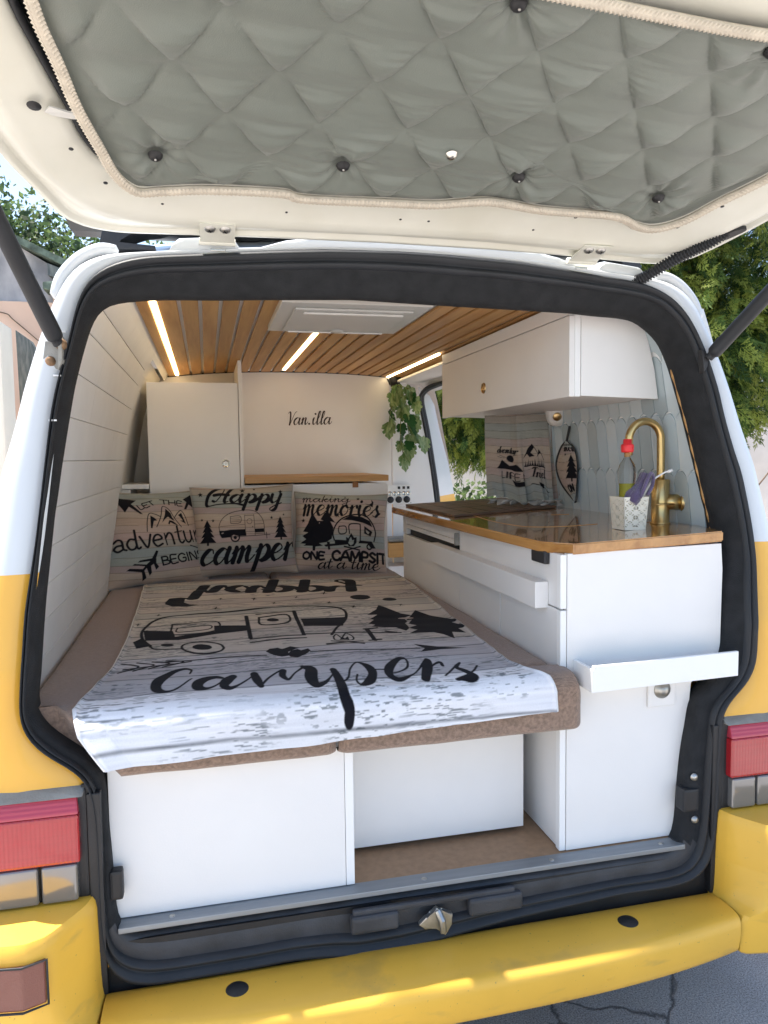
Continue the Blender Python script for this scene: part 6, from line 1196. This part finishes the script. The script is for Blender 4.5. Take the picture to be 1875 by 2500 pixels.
vines = [catmull([(.455, 2.10, 1.735), (.440, 2.06, 1.66), (.420, 2.05, 1.58), (.415, 2.05, 1.54)], 6), catmull([(.465, 2.10, 1.73), (.475, 2.05, 1.62), (.470, 2.05, 1.50), (.478, 2.05, 1.43), (.487, 2.05, 1.385)], 8), catmull([(.47, 2.10, 1.73), (.50, 2.06, 1.65), (.52, 2.06, 1.56), (.545, 2.06, 1.50), (.590, 2.06, 1.47)], 6), catmull([(.46, 2.10, 1.735), (.51, 2.05, 1.71), (.545, 2.06, 1.68), (.555, 2.06, 1.62), (.548, 2.06, 1.56)], 6), catmull([(.46, 2.10, 1.73), (.49, 2.04, 1.60), (.51, 2.04, 1.50), (.515, 2.04, 1.44)], 6)]
for vi, vn in enumerate(vines):
    tube('vine', vn, .0022, pl_, MT['pot'], 5)
    n = len(vn); ks = range(1, n, 3) if vi != 1 else range(1, n, 4)
    for k in ks:
        p = vn[k]; s = random.uniform(.052, .078) * (1 if k < n - 4 else .95)
        o = bpy.data.objects.new('leaf', lm[0 if random.random() < .55 else 1 if random.random() < .6 else 2]); C.objects.link(o); o.parent = pl_
        o.location = Vector(p) - pl_.location + Vector((random.uniform(-.008, .008), random.uniform(-.03, .01), 0)); o.scale = (s, s, s)
        o.rotation_euler = (math.radians(-100 + random.uniform(-28, 28)), math.radians(random.uniform(-35, 35)), math.radians(random.uniform(-60, 60)))
    o = bpy.data.objects.new('leaf', lm[0]); C.objects.link(o); o.parent = pl_; o.location = Vector(vn[-1]) - pl_.location; s = .072; o.scale = (s, s, s); o.rotation_euler = (math.radians(-98), 0, math.radians(random.uniform(-25, 25)))
lathe('hanging_pot', [(0, 0), (.020, .0), (.028, .03), (.030, .045)], (.462, 2.11, 1.722), pl_, MT['blackplastic'], n=16)

# ------------------------------------------------------------------ surroundings
house = thing('house', 'pink plastered house with stained grey gable and mossy roof edge left of the van', 'house', (-4, 8, 0))
bm = bmesh.new(); add_box(bm, (-9, 7.0, 0), (-1.42, 11, 3.02)); bm_obj('wall', bm, house, MT['plaster'])
prism('gable_wall', [(-9, 7.12, 3.02), (-1.95, 7.12, 3.02), (-1.95, 7.12, 3.42), (-2.35, 7.12, 3.66), (-6, 7.12, 5.4), (-9, 7.12, 5.4)], (0, 3.6, 0), house, MT['stain'])
prism('roof', [(-9, 6.98, 6.82), (-2.24, 6.98, 3.60), (-1.66, 6.98, 3.325), (-1.66, 6.98, 3.40), (-2.24, 6.98, 3.675), (-9, 6.98, 6.92)], (0, 4.2, 0), house, MT['mossroof'], .01)
prism('eave_shadow_board', [(-1.97, 7.0, 3.30), (-1.66, 7.0, 3.20), (-1.66, 7.0, 3.30), (-1.97, 7.0, 3.42)], (0, 3.8, 0), house, MT['timber'])
prism('side_roof', [(-2.0, 6.85, 3.20), (-1.78, 6.85, 3.22), (-1.30, 6.85, 3.00), (-1.30, 6.85, 2.93), (-1.80, 6.85, 3.12), (-2.0, 6.85, 3.12)], (0, 3.8, 0), house, MT['mossroof'], .02)
prism('side_wall', [(-1.94, 7.05, 3.021), (-1.43, 7.05, 3.021), (-1.48, 7.05, 3.06), (-1.80, 7.05, 3.18), (-1.94, 7.05, 3.18)], (0, 3.6, 0), house, MT['plaster'])
tube('wall_cable', catmull([(-2.9, 6.98, 2.95), (-2.42, 6.97, 2.90), (-2.3, 6.97, 2.82), (-2.0, 6.97, 2.55), (-1.85, 6.97, 2.45)], 6), .006, house, MT['bark'], 6)
post = thing('garden_wall_end', 'cream rendered wall end standing at the left edge behind the van', 'wall', (-2.6, 5.5, 0))
bm = bmesh.new(); add_box(bm, (-4.5, 5.2, 0), (-2.02, 5.6, 2.52), .02); bm_obj('wall', bm, post, MT['creamwall'])
yb = thing('timber_brace', 'dark weathered timber post with a diagonal brace between the cream wall and the van', 'post', (-1.98, 5.9, 0))
bm = bmesh.new(); add_prism(bm, [(-2.02, 5.85, 0), (-1.90, 5.85, 0), (-1.90, 5.85, 2.40), (-1.93, 5.85, 2.46), (-2.05, 5.85, 2.55)], (0, .12, 0), .006); bm_obj('post', bm, yb, MT['timber'])
bm = bmesh.new(); add_prism(bm, [(-1.905, 5.86, 2.10), (-1.52, 5.86, 2.46), (-1.52, 5.86, 2.60), (-1.905, 5.86, 2.25)], (0, .1, 0), .006); bm_obj('brace', bm, yb, MT['timber'])
wl_ = thing('garden_wall', 'rough whitewashed garden wall behind the cypress on the right', 'wall', (5, 8, 0))
nx, nz = 120, 30; xs = np.linspace(1.0, 12, nx)[None, :]; zs = np.linspace(0, 2.1, nz)[:, None]
Pw = np.stack([xs + 0 * zs, 8.4 - .22 * (xs - 1) + .05 * (vnoise(xs * 3, zs * 3, 5) - .5), zs + .05 * (vnoise(xs * 2, xs * 0, 9) - .5) * (zs / 2.1)], -1)
grid_mesh('wall_face', Pw, wl_, MT['whitewall'])
loft('wall_top', [[(x, 8.4 - .22 * (x - 1), 2.1), (x, 8.75 - .22 * (x - 1), 2.1), (x, 8.75 - .22 * (x - 1), 0)] for x in (1.0, 12)], wl_, MT['whitewall'])
tube('wall_wire', [(6.0, 6.75, .5), (6.6, 6.5, 1.4)], .010, wl_, MT['bark'], 5)

def mesh_soup(name, V, F, parent, mats, mi):
    me = bpy.data.meshes.new(name); V = np.asarray(V, np.float32); F = np.asarray(F, np.int32)
    me.vertices.add(len(V)); me.vertices.foreach_set('co', V.reshape(-1)); me.loops.add(F.size); me.loops.foreach_set('vertex_index', F.reshape(-1)); me.polygons.add(len(F)); me.polygons.foreach_set('loop_start', np.arange(len(F), dtype=np.int32) * F.shape[1])
    me.update(calc_edges=True); o = link(name, me, parent, mats); me.polygons.foreach_set('material_index', np.asarray(mi, np.int32)); return o
def frond_template(seed):
    """flat drooping cypress spray: a midrib with alternating forked twigs"""
    r = np.random.default_rng(seed); Q = []
    def blade(p, a, l, w):
        d = np.array((math.cos(a), math.sin(a))); n = np.array((-d[1], d[0])); q = np.array(p)
        Q.append([q - n * w * .35, q + d * l * .45 - n * w, q + d * l, q + d * l * .45 + n * w])
    for i in range(9):
        t = i / 9; s = 1 if i % 2 else -1; a = s * (.85 - .3 * t) + r.uniform(-.15, .15); l = .42 * (1 - .55 * t); p = np.array((t * .9, 0.0))
        blade(p, a, l, .026)
        for k in (.35, .6, .8): 
            pp = p + np.array((math.cos(a), math.sin(a))) * l * k; blade(pp, a + .7, l * .40, .020); blade(pp, a - .7, l * .40, .020)
    blade((0, 0), 0, 1.0, .02); blade((.8, 0), 0, .35, .03)
    Q = np.array(Q); Z = -.30 * Q[..., 0:1] ** 2 - .10 * Q[..., 1:2] ** 2 + r.uniform(-.02, .02, Q.shape[:2] + (1,)); return np.concatenate([Q, Z], -1)
FT = [frond_template(s) for s in range(4)]
def cypress(label, base, h, blobs, n, size, seed, cat='tree'):
    """blobs: (cx, cy, cz, rx, ry, rz) volumes carrying foliage"""
    r = np.random.default_rng(seed); root = thing('cypress_tree', label, cat, base, 'cypresses beside the van')
    bx, by, _ = base; tube('trunk', [(bx, by, 0), (bx + .05, by, h * .4), (bx, by, h * .95)], [.14, .10, .03], root, MT['bark'], 10)
    V = []; MI = []; lims = []
    wt_ = np.array([b[3] * b[4] * b[5] for b in blobs]); wt_ /= wt_.sum()
    for i in range(n):
        b = blobs[r.choice(len(blobs), p=wt_)]; d = r.normal(size=3); d /= np.linalg.norm(d); rad = r.uniform(.45, 1.0) ** .5
        lump = 1 + .16 * math.sin(d[0] * 7 + d[2] * 9 + seed) + .12 * math.sin(d[1] * 11 - d[2] * 6)
        p = np.array(b[:3]) + d * np.array(b[3:]) * rad * lump
        o = d.copy(); o[2] = o[2] * .4 - r.uniform(.1, .75); o += r.normal(size=3) * .35; o /= np.linalg.norm(o)
        sd_ = np.cross(o, (0, 0, 1.0)); sd_ /= np.linalg.norm(sd_) + 1e-9; a = r.uniform(-1.2, 1.2); up = np.cross(sd_, o); s2 = sd_ * math.cos(a) + up * math.sin(a); u2 = np.cross(s2, o)
        s = size * r.uniform(.6, 1.35); T_ = FT[r.integers(4)]
        V.append(p + s * (T_[..., 0:1] * o + T_[..., 1:2] * s2 + T_[..., 2:3] * u2))
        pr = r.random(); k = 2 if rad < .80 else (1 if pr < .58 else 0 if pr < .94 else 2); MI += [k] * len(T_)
    V = np.concatenate(V).reshape(-1, 3); F = np.arange(len(V)).reshape(-1, 4)
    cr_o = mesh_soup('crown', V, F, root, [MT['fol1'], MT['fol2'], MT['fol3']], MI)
    bm = bmesh.new()
    for i in range(22):
        b = blobs[i % len(blobs)]; z = b[2] + r.uniform(-.6, .6) * b[5]; a = r.uniform(0, 2 * PI); e = (b[0] + math.cos(a) * b[3] * .9, b[1] + math.sin(a) * b[4] * .9, z - r.uniform(0, .3)); s0 = (bx, by, min(h * .9, max(.4, z + .1)))
        m_ = tuple((s0[k] + e[k]) / 2 + (.12 if k == 2 else 0) for k in range(3)); add_tube(bm, [s0, m_, e], [.03, .018, .005], 5)
    bm_obj('branches', bm, root, MT['bark']); return root
cypress('tall lime-green cypress spreading behind the right rear corner of the van', (3.9, 4.7, 0), 5.4, [(3.8, 4.5, 3.0, 1.35, 1.1, 1.35), (4.6, 4.2, 3.5, 1.2, 1.0, 1.5), (3.1, 4.6, 3.4, 1.0, .9, 1.3), (3.5, 4.3, 2.1, .9, .8, .75), (4.5, 4.4, 2.35, .8, .7, .65), (3.4, 4.9, 2.5, 1.0, .7, 1.0)], 12000, .17, 1)
cypress('cypress seen through the open side door with drooping lower sprays', (3.0, 6.0, 0), 5.0, [(1.95, 5.0, 2.6, .95, .8, 1.15), (2.5, 5.0, 3.0, .9, .8, 1.2), (1.75, 5.1, 1.95, .55, .55, .62), (2.15, 4.9, 1.70, .50, .5, .50), (1.85, 4.9, 1.85, .65, .5, .55), (1.5, 5.3, 2.5, .5, .6, .8), (2.6, 5.4, 2.0, .6, .6, .8)], 9500, .145, 2)
hd_ = thing('low_shrub', 'low round-leaved shrub at the foot of the garden wall seen through the side door', 'shrub', (2.3, 6.6, 0))
r = np.random.default_rng(4); Vv = []; 
for i in range(2600):
    p = np.array((r.uniform(1.5, 3.4), r.uniform(6.2, 6.9), r.uniform(.2, 1.02 + .10 * math.sin(i)))); d = r.normal(size=3); d /= np.linalg.norm(d); s = np.cross(d, r.normal(size=3)); s /= np.linalg.norm(s); t = np.cross(d, s); q = .035
    Vv += [p - s * q, p - t * q * .8, p + s * q, p + t * q * .8]
mesh_soup('foliage', Vv, np.arange(len(Vv)).reshape(-1, 4), hd_, [MT['oakleaf'], MT['oakleaf2']], r.integers(0, 2, 2600))
def oak(label, base, h, R, seed, n=5200):
    r = np.random.default_rng(seed); root = thing('oak_tree', label, 'tree', base, 'trees behind the house'); bm = bmesh.new(); tips = []
    def grow(p, d, l, rad, dep):
        q = p + d * l; m_ = p + d * l * .5 + r.normal(size=3) * l * .08; add_tube(bm, [p, m_, q], [rad, rad * .85, rad * .68], 6)
        if dep == 0: tips.append(q); return
        for k in range(3 if dep > 1 else 4):
            nd = d + r.normal(size=3) * .62; nd[2] = abs(nd[2]) * .7 + .08; nd /= np.linalg.norm(nd); grow(q, nd, l * r.uniform(.62, .85), rad * .6, dep - 1)
    grow(np.array(base, float), np.array((0, 0, 1.0)), h * .42, .22, 0 if False else 4)
    bm_obj('trunk', bm, root, MT['bark'], normals=False); tips = np.array(tips); Vv = []; mi = []
    for i in range(n):
        t = tips[r.integers(len(tips))]; g_ = r.normal(size=3) * np.array((.34, .34, .22)); p = t + g_; d = r.normal(size=3); d /= np.linalg.norm(d); s = np.cross(d, r.normal(size=3)); s /= np.linalg.norm(s); tt_ = np.cross(d, s); q = r.uniform(.035, .075)
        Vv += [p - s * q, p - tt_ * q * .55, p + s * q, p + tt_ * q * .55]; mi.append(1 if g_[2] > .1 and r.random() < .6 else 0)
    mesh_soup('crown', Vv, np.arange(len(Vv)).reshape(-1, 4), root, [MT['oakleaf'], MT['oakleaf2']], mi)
oak('open-crowned oak behind the mossy roof, partly hidden by the left gas strut', (-3.9, 14, 0), 4.85, 2, 11, 22000)
oak('smaller oak between the house roof and the left edge of the tailgate', (-2.3, 13.0, 0), 4.4, 2, 5, 20000)
oak('distant oak rising behind the black roof bar', (-1.3, 15.5, 0), 4.7, 2, 23, 20000)
